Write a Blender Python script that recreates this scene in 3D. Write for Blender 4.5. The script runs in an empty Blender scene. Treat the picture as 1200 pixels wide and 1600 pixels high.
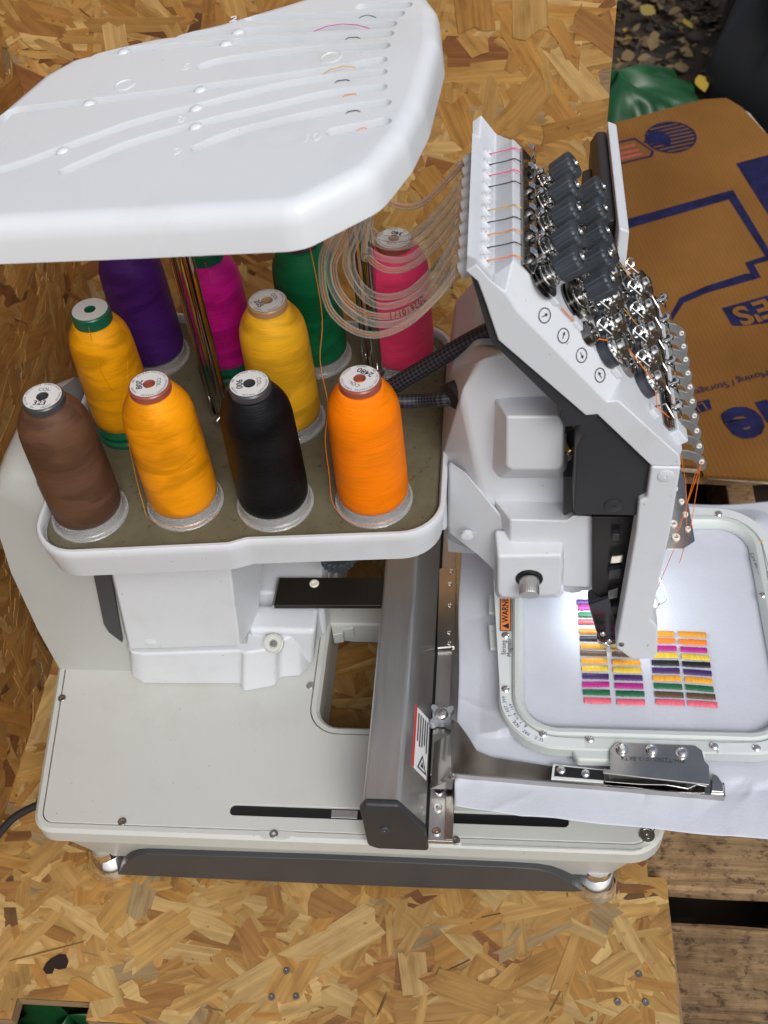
import bpy, bmesh, math, random
from mathutils import Vector, Matrix
random.seed(7)
R = math.radians
SC = bpy.context.scene
COL = SC.collection

# ------------------------------------------------------------------ camera
cam = bpy.data.objects.new('camera', bpy.data.cameras.new('camera'))
COL.objects.link(cam)
cam.data.sensor_fit = 'HORIZONTAL'
cam.data.sensor_width = 36.0
cam.data.lens = 52.2
cam.data.clip_start = 0.02
cam.data.clip_end = 200.0
m3 = Matrix(((0.994447,-0.006947,0.105005),(0.074472,0.751453,-0.655570),(-0.074353,0.659750,0.747798)))
cam.matrix_world = Matrix.Translation((0.0, -0.74, 1.12)) @ m3.to_4x4()
cam.data.dof.use_dof = True
cam.data.dof.focus_distance = 0.98
cam.data.dof.aperture_fstop = 15.0
SC.camera = cam

# ------------------------------------------------------------------ sky, sun, exposure
SUN_EL, SUN_AZ = R(47), R(154)          # azimuth clockwise from +Y; soft overcast sun behind the photographer
w = bpy.data.worlds.new('World'); SC.world = w; w.use_nodes = True
nt = w.node_tree
bg = nt.nodes['Background']
sky = nt.nodes.new('ShaderNodeTexSky'); sky.sky_type = 'NISHITA'; sky.sun_disc = False
sky.sun_elevation = SUN_EL; sky.sun_rotation = SUN_AZ
sky.air_density = 1.0; sky.dust_density = 4.0; sky.ozone_density = 1.0
hs = nt.nodes.new('ShaderNodeHueSaturation'); hs.inputs['Saturation'].default_value = 0.55
nt.links.new(sky.outputs[0], hs.inputs['Color']); nt.links.new(hs.outputs[0], bg.inputs['Color'])
bg.inputs['Strength'].default_value = 0.108
sun = bpy.data.objects.new('sun', bpy.data.lights.new('sun', 'SUN')); COL.objects.link(sun)
sun.data.energy = 1.4; sun.data.angle = R(28); sun.data.color = (.965, .99, 1.0)
sd = Vector((math.sin(SUN_AZ)*math.cos(SUN_EL), math.cos(SUN_AZ)*math.cos(SUN_EL), math.sin(SUN_EL)))
sun.rotation_euler = sd.to_track_quat('Z', 'Y').to_euler()
SC.view_settings.view_transform = 'Standard'; SC.view_settings.look = 'None'
SC.view_settings.exposure = 0.20; SC.view_settings.gamma = 1.0
SC.view_settings.use_curve_mapping = False
SC.cycles.use_denoising = True
SC.cycles.max_bounces = 10; SC.cycles.transmission_bounces = 10; SC.cycles.transparent_max_bounces = 16
SC.cycles.sample_clamp_indirect = 6.0

# ------------------------------------------------------------------ materials
MATS = {}
def mat(name, col, rough=0.5, metal=0.0, var=0.0, vscale=8.0, bump=0.0, bscale=300.0, stretch=None, spec=None, trans=0.0, coat=0.0, col2=None, rvar=0.0, ior=None, sheen=0.0):
    m = bpy.data.materials.new(name); m.use_nodes = True
    n = m.node_tree.nodes; l = m.node_tree.links; p = n['Principled BSDF']
    p.inputs['Base Color'].default_value = (*col, 1); p.inputs['Roughness'].default_value = rough
    p.inputs['Metallic'].default_value = metal
    if spec is not None: p.inputs['Specular IOR Level'].default_value = spec
    if ior: p.inputs['IOR'].default_value = ior
    if trans: p.inputs['Transmission Weight'].default_value = trans
    if coat: p.inputs['Coat Weight'].default_value = coat; p.inputs['Coat Roughness'].default_value = 0.15
    if sheen: p.inputs['Sheen Weight'].default_value = sheen
    tc = n.new('ShaderNodeTexCoord'); mp = n.new('ShaderNodeMapping')
    l.new(tc.outputs['Object'], mp.inputs['Vector'])
    if stretch: mp.inputs['Scale'].default_value = stretch
    if var or col2 or rvar:
        t = n.new('ShaderNodeTexNoise'); t.inputs['Scale'].default_value = vscale; t.inputs['Detail'].default_value = 6
        t.inputs['Roughness'].default_value = 0.6
        l.new(mp.outputs[0], t.inputs['Vector'])
        r = n.new('ShaderNodeValToRGB'); r.color_ramp.elements[0].position = 0.33; r.color_ramp.elements[1].position = 0.67
        a = col if col2 else tuple(c*(1-var) for c in col); b = col2 if col2 else tuple(min(1, c*(1+var)) for c in col)
        r.color_ramp.elements[0].color = (*a, 1); r.color_ramp.elements[1].color = (*b, 1)
        l.new(t.outputs['Fac'], r.inputs[0])
        if var or col2: l.new(r.outputs[0], p.inputs['Base Color'])
        if rvar:
            mr = n.new('ShaderNodeMapRange'); mr.inputs['From Min'].default_value = .3; mr.inputs['From Max'].default_value = .7
            mr.inputs['To Min'].default_value = rough-rvar; mr.inputs['To Max'].default_value = rough+rvar
            l.new(t.outputs['Fac'], mr.inputs['Value']); l.new(mr.outputs[0], p.inputs['Roughness'])
    if bump:
        t2 = n.new('ShaderNodeTexNoise'); t2.inputs['Scale'].default_value = bscale; t2.inputs['Detail'].default_value = 4
        l.new(mp.outputs[0], t2.inputs['Vector'])
        b = n.new('ShaderNodeBump'); b.inputs['Strength'].default_value = bump; b.inputs['Distance'].default_value = 0.001
        l.new(t2.outputs['Fac'], b.inputs['Height']); l.new(b.outputs[0], p.inputs['Normal'])
    MATS[name] = m
    return m

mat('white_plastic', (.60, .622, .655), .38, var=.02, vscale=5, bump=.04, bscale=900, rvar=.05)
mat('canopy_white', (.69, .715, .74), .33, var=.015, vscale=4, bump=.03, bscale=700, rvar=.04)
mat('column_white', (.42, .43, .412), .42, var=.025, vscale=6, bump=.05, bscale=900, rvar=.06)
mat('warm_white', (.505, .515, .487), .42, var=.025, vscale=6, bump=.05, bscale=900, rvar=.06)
mat('frost_white', (.54, .54, .55), .35, var=.03, bump=.03)
mat('foam', (.125, .110, .064), .95, var=.12, vscale=60, bump=.5, bscale=1400)
mat('charcoal', (.030, .032, .037), .45, var=.10, vscale=20, bump=.08, bscale=1200)
mat('strip_grey', (.045, .046, .050), .5, var=.08, vscale=10, bump=.05, bscale=900)
mat('knob_black', (.042, .049, .059), .32, var=.2, vscale=60, bump=.06, bscale=900)
mat('black', (.006, .006, .007), .45, bump=.05)
mat('rubber', (.012, .012, .013), .7, bump=.1)
mat('aluminium', (.60, .595, .585), .42, 1.0, var=.05, vscale=20, bump=.06, bscale=120, stretch=(40, 1, 40), rvar=.06)
mat('plate_steel', (.52, .50, .47), .22, 1.0, var=.10, vscale=14, bump=.05, bscale=60, rvar=.07)
mat('arm_steel', (.33, .305, .27), .13, 1.0, var=.22, vscale=16, bump=.04, bscale=50, rvar=.05)  # reflection of dark surroundings put into the steel's colour
mat('chrome', (.80, .79, .77), .09, 1.0, rvar=.03, vscale=30)
mat('dark_chrome', (.30, .285, .265), .16, 1.0, var=.2, vscale=40)
mat('brass', (.75, .55, .25), .2, 1.0)
mat('lever_grey', (.30, .31, .31), .32, .7, var=.06, vscale=60)
mat('screw_steel', (.42, .41, .39), .32, 1.0, var=.2, vscale=200)
mat('ceramic', (.78, .74, .66), .3)
mat('clear_flange', (.86, .87, .87), .12, trans=.75, ior=1.35)
mat('clear_tube', (.93, .90, .85), .10, trans=.93, ior=1.32, spec=.8)
mat('guide_clear', (.55, .54, .50), .08, trans=.85, ior=1.3)
mat('label_paper', (.70, .70, .71), .5, var=.02)
mat('ink', (.012, .012, .016), .6)
mat('ink_blue', (.05, .11, .30), .6)
mat('red_print', (.55, .035, .03), .5)
mat('warning_orange', (.72, .22, .05), .5)
mat('hoop_plastic', (.52, .56, .54), .35, var=.03, vscale=10, bump=.03)
mat('hoop_strip', (.62, .65, .645), .4, var=.02)
mat('fabric', (.52, .54, .60), .85, var=.035, vscale=22, bump=.35, bscale=420)
mat('cardboard', (.195, .086, .020), .9, spec=.15, var=.14, vscale=5, bump=.15, bscale=150)
mat('carton_ink', (.010, .0105, .048), .8, var=.40, vscale=55, spec=.2)
mat('carton_red', (.30, .06, .045), .75, var=.3, vscale=60)
mat('carton_edge', (.40, .34, .28), .8, var=.4, vscale=90, bump=.5, bscale=90)
mat('black_bag', (.008, .008, .009), .5, var=.25, vscale=9, bump=.2, bscale=60)
mat('green_bag', (.006, .060, .016), .42, var=.3, vscale=10, bump=.25, bscale=50)
mat('soil', (.018, .012, .007), .95, col2=(.05, .032, .016), vscale=9, bump=.8, bscale=40)
mat('edge_wood', (.26, .165, .085), .8, var=.3, vscale=60, stretch=(1, 1, 12), bump=.3, bscale=200)
mat('shaft', (.62, .61, .60), .10, 1.0, var=.06, vscale=20)

def braid_mat():
    m = mat('braid', (.010, .010, .013), .5)
    n = m.node_tree.nodes; l = m.node_tree.links; p = n['Principled BSDF']
    uv = n.new('ShaderNodeUVMap'); ck = n.new('ShaderNodeTexChecker'); ck.inputs['Scale'].default_value = 1
    mp = n.new('ShaderNodeMapping'); mp.inputs['Scale'].default_value = (14, 120, 1); mp.inputs['Rotation'].default_value = (0, 0, R(0))
    sep = n.new('ShaderNodeSeparateXYZ'); a = n.new('ShaderNodeMath'); s = n.new('ShaderNodeMath'); s.operation = 'SUBTRACT'
    cb = n.new('ShaderNodeCombineXYZ')
    l.new(uv.outputs[0], mp.inputs['Vector']); l.new(mp.outputs[0], sep.inputs[0])
    l.new(sep.outputs[0], a.inputs[0]); l.new(sep.outputs[1], a.inputs[1]); l.new(sep.outputs[0], s.inputs[0]); l.new(sep.outputs[1], s.inputs[1])
    l.new(a.outputs[0], cb.inputs[0]); l.new(s.outputs[0], cb.inputs[1]); l.new(cb.outputs[0], ck.inputs['Vector'])
    ck.inputs['Color1'].default_value = (.004, .004, .006, 1); ck.inputs['Color2'].default_value = (.048, .048, .066, 1)
    l.new(ck.outputs['Color'], p.inputs['Base Color'])
    b = n.new('ShaderNodeBump'); b.inputs['Strength'].default_value = .6; b.inputs['Distance'].default_value = .0006
    l.new(ck.outputs['Fac'], b.inputs['Height']); l.new(b.outputs[0], p.inputs['Normal'])
braid_mat()
def specks(name, thr=.785, tint=.62):
    """sparse dust and lint marks multiplied into a plain plastic"""
    m = MATS[name]; n = m.node_tree.nodes; l = m.node_tree.links; p = n['Principled BSDF']
    src = p.inputs['Base Color'].links[0].from_socket
    tc = n.new('ShaderNodeTexCoord'); t = n.new('ShaderNodeTexNoise'); t.inputs['Scale'].default_value = 210; t.inputs['Detail'].default_value = 1; l.new(tc.outputs['Object'], t.inputs['Vector'])
    r = n.new('ShaderNodeValToRGB'); r.color_ramp.elements[0].position = thr; r.color_ramp.elements[1].position = thr+.02
    r.color_ramp.elements[0].color = (1, 1, 1, 1); r.color_ramp.elements[1].color = (tint, tint, tint*.95, 1); l.new(t.outputs['Fac'], r.inputs[0])
    sm = n.new('ShaderNodeTexNoise'); sm.inputs['Scale'].default_value = 11; sm.inputs['Detail'].default_value = 7; sm.inputs['Roughness'].default_value = .7; l.new(tc.outputs['Object'], sm.inputs['Vector'])
    r2 = n.new('ShaderNodeValToRGB'); r2.color_ramp.elements[0].position = .25; r2.color_ramp.elements[1].position = .48
    r2.color_ramp.elements[0].color = (.90, .89, .86, 1); r2.color_ramp.elements[1].color = (1, 1, 1, 1); l.new(sm.outputs['Fac'], r2.inputs[0])
    a = n.new('ShaderNodeMixRGB'); a.blend_type = 'MULTIPLY'; a.inputs['Fac'].default_value = 1; b = n.new('ShaderNodeMixRGB'); b.blend_type = 'MULTIPLY'; b.inputs['Fac'].default_value = 1
    l.new(src, a.inputs[1]); l.new(r.outputs[0], a.inputs[2]); l.new(a.outputs[0], b.inputs[1]); l.new(r2.outputs[0], b.inputs[2]); l.new(b.outputs[0], p.inputs['Base Color'])
for k in ('white_plastic', 'warm_white', 'column_white', 'hoop_plastic'): specks(k)
specks('foam', .69, .62); specks('canopy_white', .80, .75)

def flutes():
    """faint corrugation lines and damp blotches on the cardboard"""
    m = MATS['cardboard']; n = m.node_tree.nodes; l = m.node_tree.links; p = n['Principled BSDF']
    tc = n.new('ShaderNodeTexCoord'); wv = n.new('ShaderNodeTexWave'); wv.inputs['Scale'].default_value = 48; wv.inputs['Distortion'].default_value = .6; wv.bands_direction = 'X'
    mp = n.new('ShaderNodeMapping'); mp.inputs['Rotation'].default_value = (0, 0, R(-14)); l.new(tc.outputs['Object'], mp.inputs['Vector']); l.new(mp.outputs[0], wv.inputs['Vector'])
    nz = n.new('ShaderNodeTexNoise'); nz.inputs['Scale'].default_value = 3.2; nz.inputs['Detail'].default_value = 8; l.new(tc.outputs['Object'], nz.inputs['Vector'])
    ad = n.new('ShaderNodeMath'); ad.operation = 'MULTIPLY_ADD'; ad.inputs[1].default_value = .25; l.new(wv.outputs['Fac'], ad.inputs[0]); l.new(nz.outputs['Fac'], ad.inputs[2])
    b = n.new('ShaderNodeBump'); b.inputs['Strength'].default_value = .5; b.inputs['Distance'].default_value = .004; l.new(ad.outputs[0], b.inputs['Height']); l.new(b.outputs[0], p.inputs['Normal'])
    src = p.inputs['Base Color'].links[0].from_socket; r = n.new('ShaderNodeValToRGB'); r.color_ramp.elements[0].position = .36; r.color_ramp.elements[1].position = .60
    r.color_ramp.elements[0].color = (.76, .72, .68, 1); r.color_ramp.elements[1].color = (1.05, 1.05, 1.04, 1); l.new(nz.outputs['Fac'], r.inputs[0])
    mx = n.new('ShaderNodeMixRGB'); mx.blend_type = 'MULTIPLY'; mx.inputs['Fac'].default_value = .9; l.new(src, mx.inputs[1]); l.new(r.outputs[0], mx.inputs[2]); l.new(mx.outputs[0], p.inputs['Base Color'])
flutes()
def tube_mat():
    """thin clear vinyl: see-through face-on, milky and glossy where the wall is seen edge-on"""
    m = bpy.data.materials['clear_tube']; n = m.node_tree.nodes; l = m.node_tree.links; p = n['Principled BSDF']
    p.inputs['Transmission Weight'].default_value = 0; p.inputs['Base Color'].default_value = (.66, .63, .56, 1); p.inputs['Roughness'].default_value = .06
    tr = n.new('ShaderNodeBsdfTransparent'); tr.inputs['Color'].default_value = (.93, .92, .90, 1)
    lw = n.new('ShaderNodeLayerWeight'); lw.inputs['Blend'].default_value = .35
    mr = n.new('ShaderNodeMapRange'); mr.inputs['From Min'].default_value = .05; mr.inputs['From Max'].default_value = .85; mr.inputs['To Min'].default_value = .07; mr.inputs['To Max'].default_value = .82
    mx = n.new('ShaderNodeMixShader'); l.new(lw.outputs['Facing'], mr.inputs['Value']); l.new(mr.outputs[0], mx.inputs[0]); l.new(tr.outputs[0], mx.inputs[1]); l.new(p.outputs[0], mx.inputs[2])
    l.new(mx.outputs[0], n['Material Output'].inputs['Surface'])
tube_mat()
def thread_mat(name, col, rough=.40, vary=.30):
    """wound embroidery thread: fine near-horizontal strands, irregular sheen bands painted into the colour"""
    m = mat(name, col, rough)
    n = m.node_tree.nodes; l = m.node_tree.links; p = n['Principled BSDF']
    uv = n.new('ShaderNodeUVMap'); mp = n.new('ShaderNodeMapping'); mp.inputs['Scale'].default_value = (2.6, 24, 1)
    mp.inputs['Rotation'].default_value = (0, 0, R(4.5)); mp.inputs['Location'].default_value = (random.random()*9, random.random()*9, 0)
    l.new(uv.outputs[0], mp.inputs['Vector'])
    t = n.new('ShaderNodeTexNoise'); t.inputs['Scale'].default_value = 1.0; t.inputs['Detail'].default_value = 3; t.inputs['Distortion'].default_value = .8
    l.new(mp.outputs[0], t.inputs['Vector'])
    r = n.new('ShaderNodeValToRGB'); r.color_ramp.elements[0].position = .42; r.color_ramp.elements[1].position = .54
    r.color_ramp.elements[0].color = (*[c*(1-vary) for c in col], 1); r.color_ramp.elements[1].color = (*col, 1)
    l.new(t.outputs['Fac'], r.inputs[0])
    mp2 = n.new('ShaderNodeMapping'); mp2.inputs['Scale'].default_value = (7, 900, 1); mp2.inputs['Rotation'].default_value = (0, 0, R(.6))
    l.new(uv.outputs[0], mp2.inputs['Vector'])
    t2 = n.new('ShaderNodeTexNoise'); t2.inputs['Scale'].default_value = 1; t2.inputs['Detail'].default_value = 2
    l.new(mp2.outputs[0], t2.inputs['Vector'])
    mx = n.new('ShaderNodeMixRGB'); mx.blend_type = 'MULTIPLY'; mx.inputs['Fac'].default_value = .32
    r2 = n.new('ShaderNodeValToRGB'); r2.color_ramp.elements[0].color = (.45, .45, .45, 1); r2.color_ramp.elements[0].position = .35; r2.color_ramp.elements[1].position = .6
    l.new(t2.outputs['Fac'], r2.inputs[0]); l.new(r.outputs[0], mx.inputs[1]); l.new(r2.outputs[0], mx.inputs[2])
    l.new(mx.outputs[0], p.inputs['Base Color'])
    b = n.new('ShaderNodeBump'); b.inputs['Strength'].default_value = .5; b.inputs['Distance'].default_value = .0006
    l.new(t2.outputs['Fac'], b.inputs['Height']); l.new(b.outputs[0], p.inputs['Normal'])
    p.inputs['Anisotropic'].default_value = .7; p.inputs['Specular IOR Level'].default_value = .75
    p.inputs['Specular Tint'].default_value = (*[min(1, c*.85+.15) for c in col], 1)
    tg = n.new('ShaderNodeTangent'); tg.direction_type = 'RADIAL'; tg.axis = 'Z'; l.new(tg.outputs[0], p.inputs['Tangent'])
    return m
thread_mat('t_brown', (.125, .062, .036)); thread_mat('t_amber', (.95, .34, .004)); thread_mat('t_black', (.006, .006, .0075), .42, .4)
thread_mat('t_orange', (1.0, .225, .001), .6, .10); thread_mat('t_gold', (.92, .39, .006)); thread_mat('t_yellow', (.94, .48, .020))
thread_mat('t_purple', (.090, .022, .21)); thread_mat('t_magenta', (.78, .015, .34)); thread_mat('t_green', (.006, .15, .055)); thread_mat('t_pink', (1.0, .065, .19), .4, .15)
mat('cap_grey', (.05, .05, .055), .3); mat('cap_red', (.30, .075, .05), .3); mat('cap_tan', (.45, .26, .13), .35); mat('cap_green', (.008, .12, .06), .3)
def stitch_mat(name, col):
    m = mat(name, col, .5)
    n = m.node_tree.nodes; l = m.node_tree.links; p = n['Principled BSDF']
    tc = n.new('ShaderNodeTexCoord'); mp = n.new('ShaderNodeMapping'); mp.inputs['Scale'].default_value = (2500, 90, 1)
    l.new(tc.outputs['Object'], mp.inputs['Vector'])
    t = n.new('ShaderNodeTexNoise'); t.inputs['Scale'].default_value = 1; t.inputs['Detail'].default_value = 2; l.new(mp.outputs[0], t.inputs['Vector'])
    r = n.new('ShaderNodeValToRGB'); r.color_ramp.elements[0].position = .3; r.color_ramp.elements[1].position = .6
    r.color_ramp.elements[0].color = (*[c*.62 for c in col], 1); r.color_ramp.elements[1].color = (*col, 1)
    l.new(t.outputs['Fac'], r.inputs[0]); l.new(r.outputs[0], p.inputs['Base Color'])
    b = n.new('ShaderNodeBump'); b.inputs['Strength'].default_value = .6; b.inputs['Distance'].default_value = .0004
    l.new(t.outputs['Fac'], b.inputs['Height']); l.new(b.outputs[0], p.inputs['Normal'])
for k, c in dict(purple=(.055, .014, .13), magenta=(.48, .012, .24), green=(.004, .13, .045), red=(.62, .07, .08), orange=(.95, .23, .01), black=(.006, .006, .009),
                 amber=(.78, .33, .012), brown=(.105, .06, .030), gold=(.86, .38, .012), yellow=(.80, .56, .03), pink=(.85, .13, .20)).items():
    stitch_mat('s_'+k, c)

def wood_mat(name, attr=True, base=(.45, .27, .11)):
    """wood with grain along U; strand colour comes from a per-strand attribute"""
    m = mat(name, base, .62)
    n = m.node_tree.nodes; l = m.node_tree.links; p = n['Principled BSDF']
    uv = n.new('ShaderNodeUVMap'); mp = n.new('ShaderNodeMapping'); mp.inputs['Scale'].default_value = (9, 190, 1)
    l.new(uv.outputs[0], mp.inputs['Vector'])
    t = n.new('ShaderNodeTexNoise'); t.inputs['Scale'].default_value = 1; t.inputs['Detail'].default_value = 5; t.inputs['Distortion'].default_value = .6
    l.new(mp.outputs[0], t.inputs['Vector'])
    r = n.new('ShaderNodeValToRGB'); r.color_ramp.elements[0].position = .30; r.color_ramp.elements[1].position = .66
    r.color_ramp.elements[0].color = (.64, .59, .52, 1); r.color_ramp.elements[1].color = (1.06, 1.05, 1.03, 1)
    l.new(t.outputs['Fac'], r.inputs[0])
    at = n.new('ShaderNodeAttribute'); at.attribute_name = 'tone'
    mx = n.new('ShaderNodeMixRGB'); mx.blend_type = 'MULTIPLY'; mx.inputs['Fac'].default_value = .8
    l.new(at.outputs['Color'], mx.inputs[1]); l.new(r.outputs[0], mx.inputs[2])
    mp2 = n.new('ShaderNodeMapping'); mp2.inputs['Scale'].default_value = (30, 70, 1); l.new(uv.outputs[0], mp2.inputs['Vector'])
    t2 = n.new('ShaderNodeTexNoise'); t2.inputs['Scale'].default_value = 1; t2.inputs['Detail'].default_value = 3; l.new(mp2.outputs[0], t2.inputs['Vector'])
    r2 = n.new('ShaderNodeValToRGB'); r2.color_ramp.elements[0].position = .28; r2.color_ramp.elements[1].position = .5
    r2.color_ramp.elements[0].color = (.66, .58, .50, 1); r2.color_ramp.elements[1].color = (1, 1, 1, 1); l.new(t2.outputs['Fac'], r2.inputs[0])
    m2 = n.new('ShaderNodeMixRGB'); m2.blend_type = 'MULTIPLY'; m2.inputs['Fac'].default_value = .7
    l.new(mx.outputs[0], m2.inputs[1]); l.new(r2.outputs[0], m2.inputs[2]); l.new(m2.outputs[0], p.inputs['Base Color'])
    tc = n.new('ShaderNodeTexCoord'); sp = n.new('ShaderNodeTexNoise'); sp.inputs['Scale'].default_value = 130; sp.inputs['Detail'].default_value = 3
    l.new(tc.outputs['Object'], sp.inputs['Vector']); r3 = n.new('ShaderNodeValToRGB'); r3.color_ramp.elements[0].position = .23; r3.color_ramp.elements[1].position = .31
    r3.color_ramp.elements[0].color = (.22, .15, .10, 1); r3.color_ramp.elements[1].color = (1, 1, 1, 1); l.new(sp.outputs['Fac'], r3.inputs[0])
    big = n.new('ShaderNodeTexNoise'); big.inputs['Scale'].default_value = 7; big.inputs['Detail'].default_value = 5; l.new(tc.outputs['Object'], big.inputs['Vector'])
    r4 = n.new('ShaderNodeValToRGB'); r4.color_ramp.elements[0].position = .32; r4.color_ramp.elements[1].position = .62
    r4.color_ramp.elements[0].color = (.80, .76, .70, 1); r4.color_ramp.elements[1].color = (1.04, 1.03, 1.0, 1); l.new(big.outputs['Fac'], r4.inputs[0])
    m3_ = n.new('ShaderNodeMixRGB'); m3_.blend_type = 'MULTIPLY'; m3_.inputs['Fac'].default_value = .75; l.new(m2.outputs[0], m3_.inputs[1]); l.new(r3.outputs[0], m3_.inputs[2])
    m4_ = n.new('ShaderNodeMixRGB'); m4_.blend_type = 'MULTIPLY'; m4_.inputs['Fac'].default_value = .9; l.new(m3_.outputs[0], m4_.inputs[1]); l.new(r4.outputs[0], m4_.inputs[2])
    l.new(m4_.outputs[0], p.inputs['Base Color'])
    b = n.new('ShaderNodeBump'); b.inputs['Strength'].default_value = .45; b.inputs['Distance'].default_value = .0008
    l.new(t.outputs['Fac'], b.inputs['Height']); l.new(b.outputs[0], p.inputs['Normal'])
wood_mat('osb_strand')
def plank_mat():
    m = mat('plank', (.2, .13, .07), .85)
    n = m.node_tree.nodes; l = m.node_tree.links; p = n['Principled BSDF']
    tc = n.new('ShaderNodeTexCoord')
    def nz(scale, sc, det=6):
        mp = n.new('ShaderNodeMapping'); mp.inputs['Scale'].default_value = scale; l.new(tc.outputs['Object'], mp.inputs['Vector'])
        t = n.new('ShaderNodeTexNoise'); t.inputs['Scale'].default_value = sc; t.inputs['Detail'].default_value = det; t.inputs['Roughness'].default_value = .7
        l.new(mp.outputs[0], t.inputs['Vector']); return t
    a = nz((3, 60, 20), 1.5); bl = nz((1, 1, 1), 14); sp = nz((1, 1.6, 1), 90, 5)
    r = n.new('ShaderNodeValToRGB'); r.color_ramp.elements[0].color = (.15, .092, .046, 1); r.color_ramp.elements[1].color = (.42, .27, .135, 1)
    r.color_ramp.elements[0].position = .32; r.color_ramp.elements[1].position = .68; l.new(a.outputs['Fac'], r.inputs[0])
    r2 = n.new('ShaderNodeValToRGB'); r2.color_ramp.elements[0].color = (.42, .36, .28, 1); r2.color_ramp.elements[0].position = .38; r2.color_ramp.elements[1].position = .58
    l.new(bl.outputs['Fac'], r2.inputs[0])
    r3 = n.new('ShaderNodeValToRGB'); r3.color_ramp.elements[0].color = (.25, .20, .16, 1); r3.color_ramp.elements[0].position = .36; r3.color_ramp.elements[1].position = .47
    l.new(sp.outputs['Fac'], r3.inputs[0])
    mx = n.new('ShaderNodeMixRGB'); mx.blend_type = 'MULTIPLY'; mx.inputs['Fac'].default_value = .8
    m2 = n.new('ShaderNodeMixRGB'); m2.blend_type = 'MULTIPLY'; m2.inputs['Fac'].default_value = .85
    l.new(r.outputs[0], mx.inputs[1]); l.new(r2.outputs[0], mx.inputs[2]); l.new(mx.outputs[0], m2.inputs[1]); l.new(r3.outputs[0], m2.inputs[2])
    l.new(m2.outputs[0], p.inputs['Base Color'])
    b = n.new('ShaderNodeBump'); b.inputs['Strength'].default_value = .9; b.inputs['Distance'].default_value = .002
    l.new(a.outputs['Fac'], b.inputs['Height']); l.new(b.outputs[0], p.inputs['Normal'])
plank_mat()
def leaf_mat():
    m = mat('leaf', (.2, .13, .05), .7)
    n = m.node_tree.nodes; l = m.node_tree.links
    at = n.new('ShaderNodeAttribute'); at.attribute_name = 'tone'; l.new(at.outputs['Color'], n['Principled BSDF'].inputs['Base Color'])
leaf_mat()
m = mat('led', (.9, .95, 1), .4); m.node_tree.nodes['Principled BSDF'].inputs['Emission Color'].default_value = (.86, .94, 1, 1)
m.node_tree.nodes['Principled BSDF'].inputs['Emission Strength'].default_value = 6

# ------------------------------------------------------------------ mesh helpers
def link(name, me, m, parent=None, bevel=0.0, seg=3, smooth=True, angle=38):
    o = bpy.data.objects.new(name, me); COL.objects.link(o)
    if m: me.materials.append(MATS[m])
    if parent: o.parent = parent
    if smooth:
        for p in me.polygons: p.use_smooth = True
        if not bevel: me.set_sharp_from_angle(angle=R(angle))
    if bevel:
        b = o.modifiers.new('bevel', 'BEVEL'); b.width = bevel; b.segments = seg; b.limit_method = 'ANGLE'; b.angle_limit = R(28)
        b.harden_normals = False
        wn = o.modifiers.new('wn', 'WEIGHTED_NORMAL'); wn.keep_sharp = True
    return o
def thing(name, label, cat, loc=(0, 0, 0), group=None):
    o = bpy.data.objects.new(name, None); COL.objects.link(o); o.location = loc
    o.empty_display_size = .02
    tag(o, label, cat, group); return o
def tag(o, label, cat, group=None):
    o['label'] = label; o['category'] = cat
    if group: o['group'] = group
    return o
def node(name, parent, loc=(0, 0, 0)):
    o = bpy.data.objects.new(name, None); COL.objects.link(o); o.parent = parent; o.location = loc; o.empty_display_size = .01; return o
def bm2me(bm, name='m'):
    bmesh.ops.recalc_face_normals(bm, faces=bm.faces)
    me = bpy.data.meshes.new(name); bm.to_mesh(me); bm.free(); return me
def pyd(v, f, name='m', fix=True):
    me = bpy.data.meshes.new(name); me.from_pydata([tuple(a) for a in v], [], f); me.update()
    if fix:
        bm = bmesh.new(); bm.from_mesh(me); bmesh.ops.recalc_face_normals(bm, faces=bm.faces); bm.to_mesh(me); bm.free()
    return me
def loft(sections, cap=True, close=False):
    """sections: lists of 3-D points of equal length (closed loops)"""
    n = len(sections[0]); v = [p for s in sections for p in s]; f = []
    assert all(len(s) == n for s in sections), [len(s) for s in sections]
    k = len(sections)
    for i in range(k-1 if not close else k):
        a = i*n; b = ((i+1) % k)*n
        for j in range(n):
            q = (j+1) % n; f.append((a+j, a+q, b+q, b+j))
    if cap and not close:
        f.append(tuple(range(n))); f.append(tuple(range((k-1)*n, k*n)))
    return pyd(v, f)
def prism_y(pxz, y0, y1):
    return loft([[(x, y0, z) for x, z in pxz], [(x, y1, z) for x, z in pxz]])
def prism_z(pxy, z0, z1):
    return loft([[(x, y, z0) for x, y in pxy], [(x, y, z1) for x, y in pxy]])
def frustum_y(front, y0, back, y1):
    return loft([[(x, y0, z) for x, z in front], [(x, y1, z) for x, z in back]])
def box(c, s, rot=None):
    v = []
    for dz in (-.5, .5):
        for dx, dy in ((-.5, -.5), (.5, -.5), (.5, .5), (-.5, .5)):
            p = Vector((dx*s[0], dy*s[1], dz*s[2]))
            if rot is not None: p = rot @ p
            v.append(p+Vector(c))
    return pyd(v, [(0, 3, 2, 1), (4, 5, 6, 7), (0, 1, 5, 4), (1, 2, 6, 5), (2, 3, 7, 6), (3, 0, 4, 7)])
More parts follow.
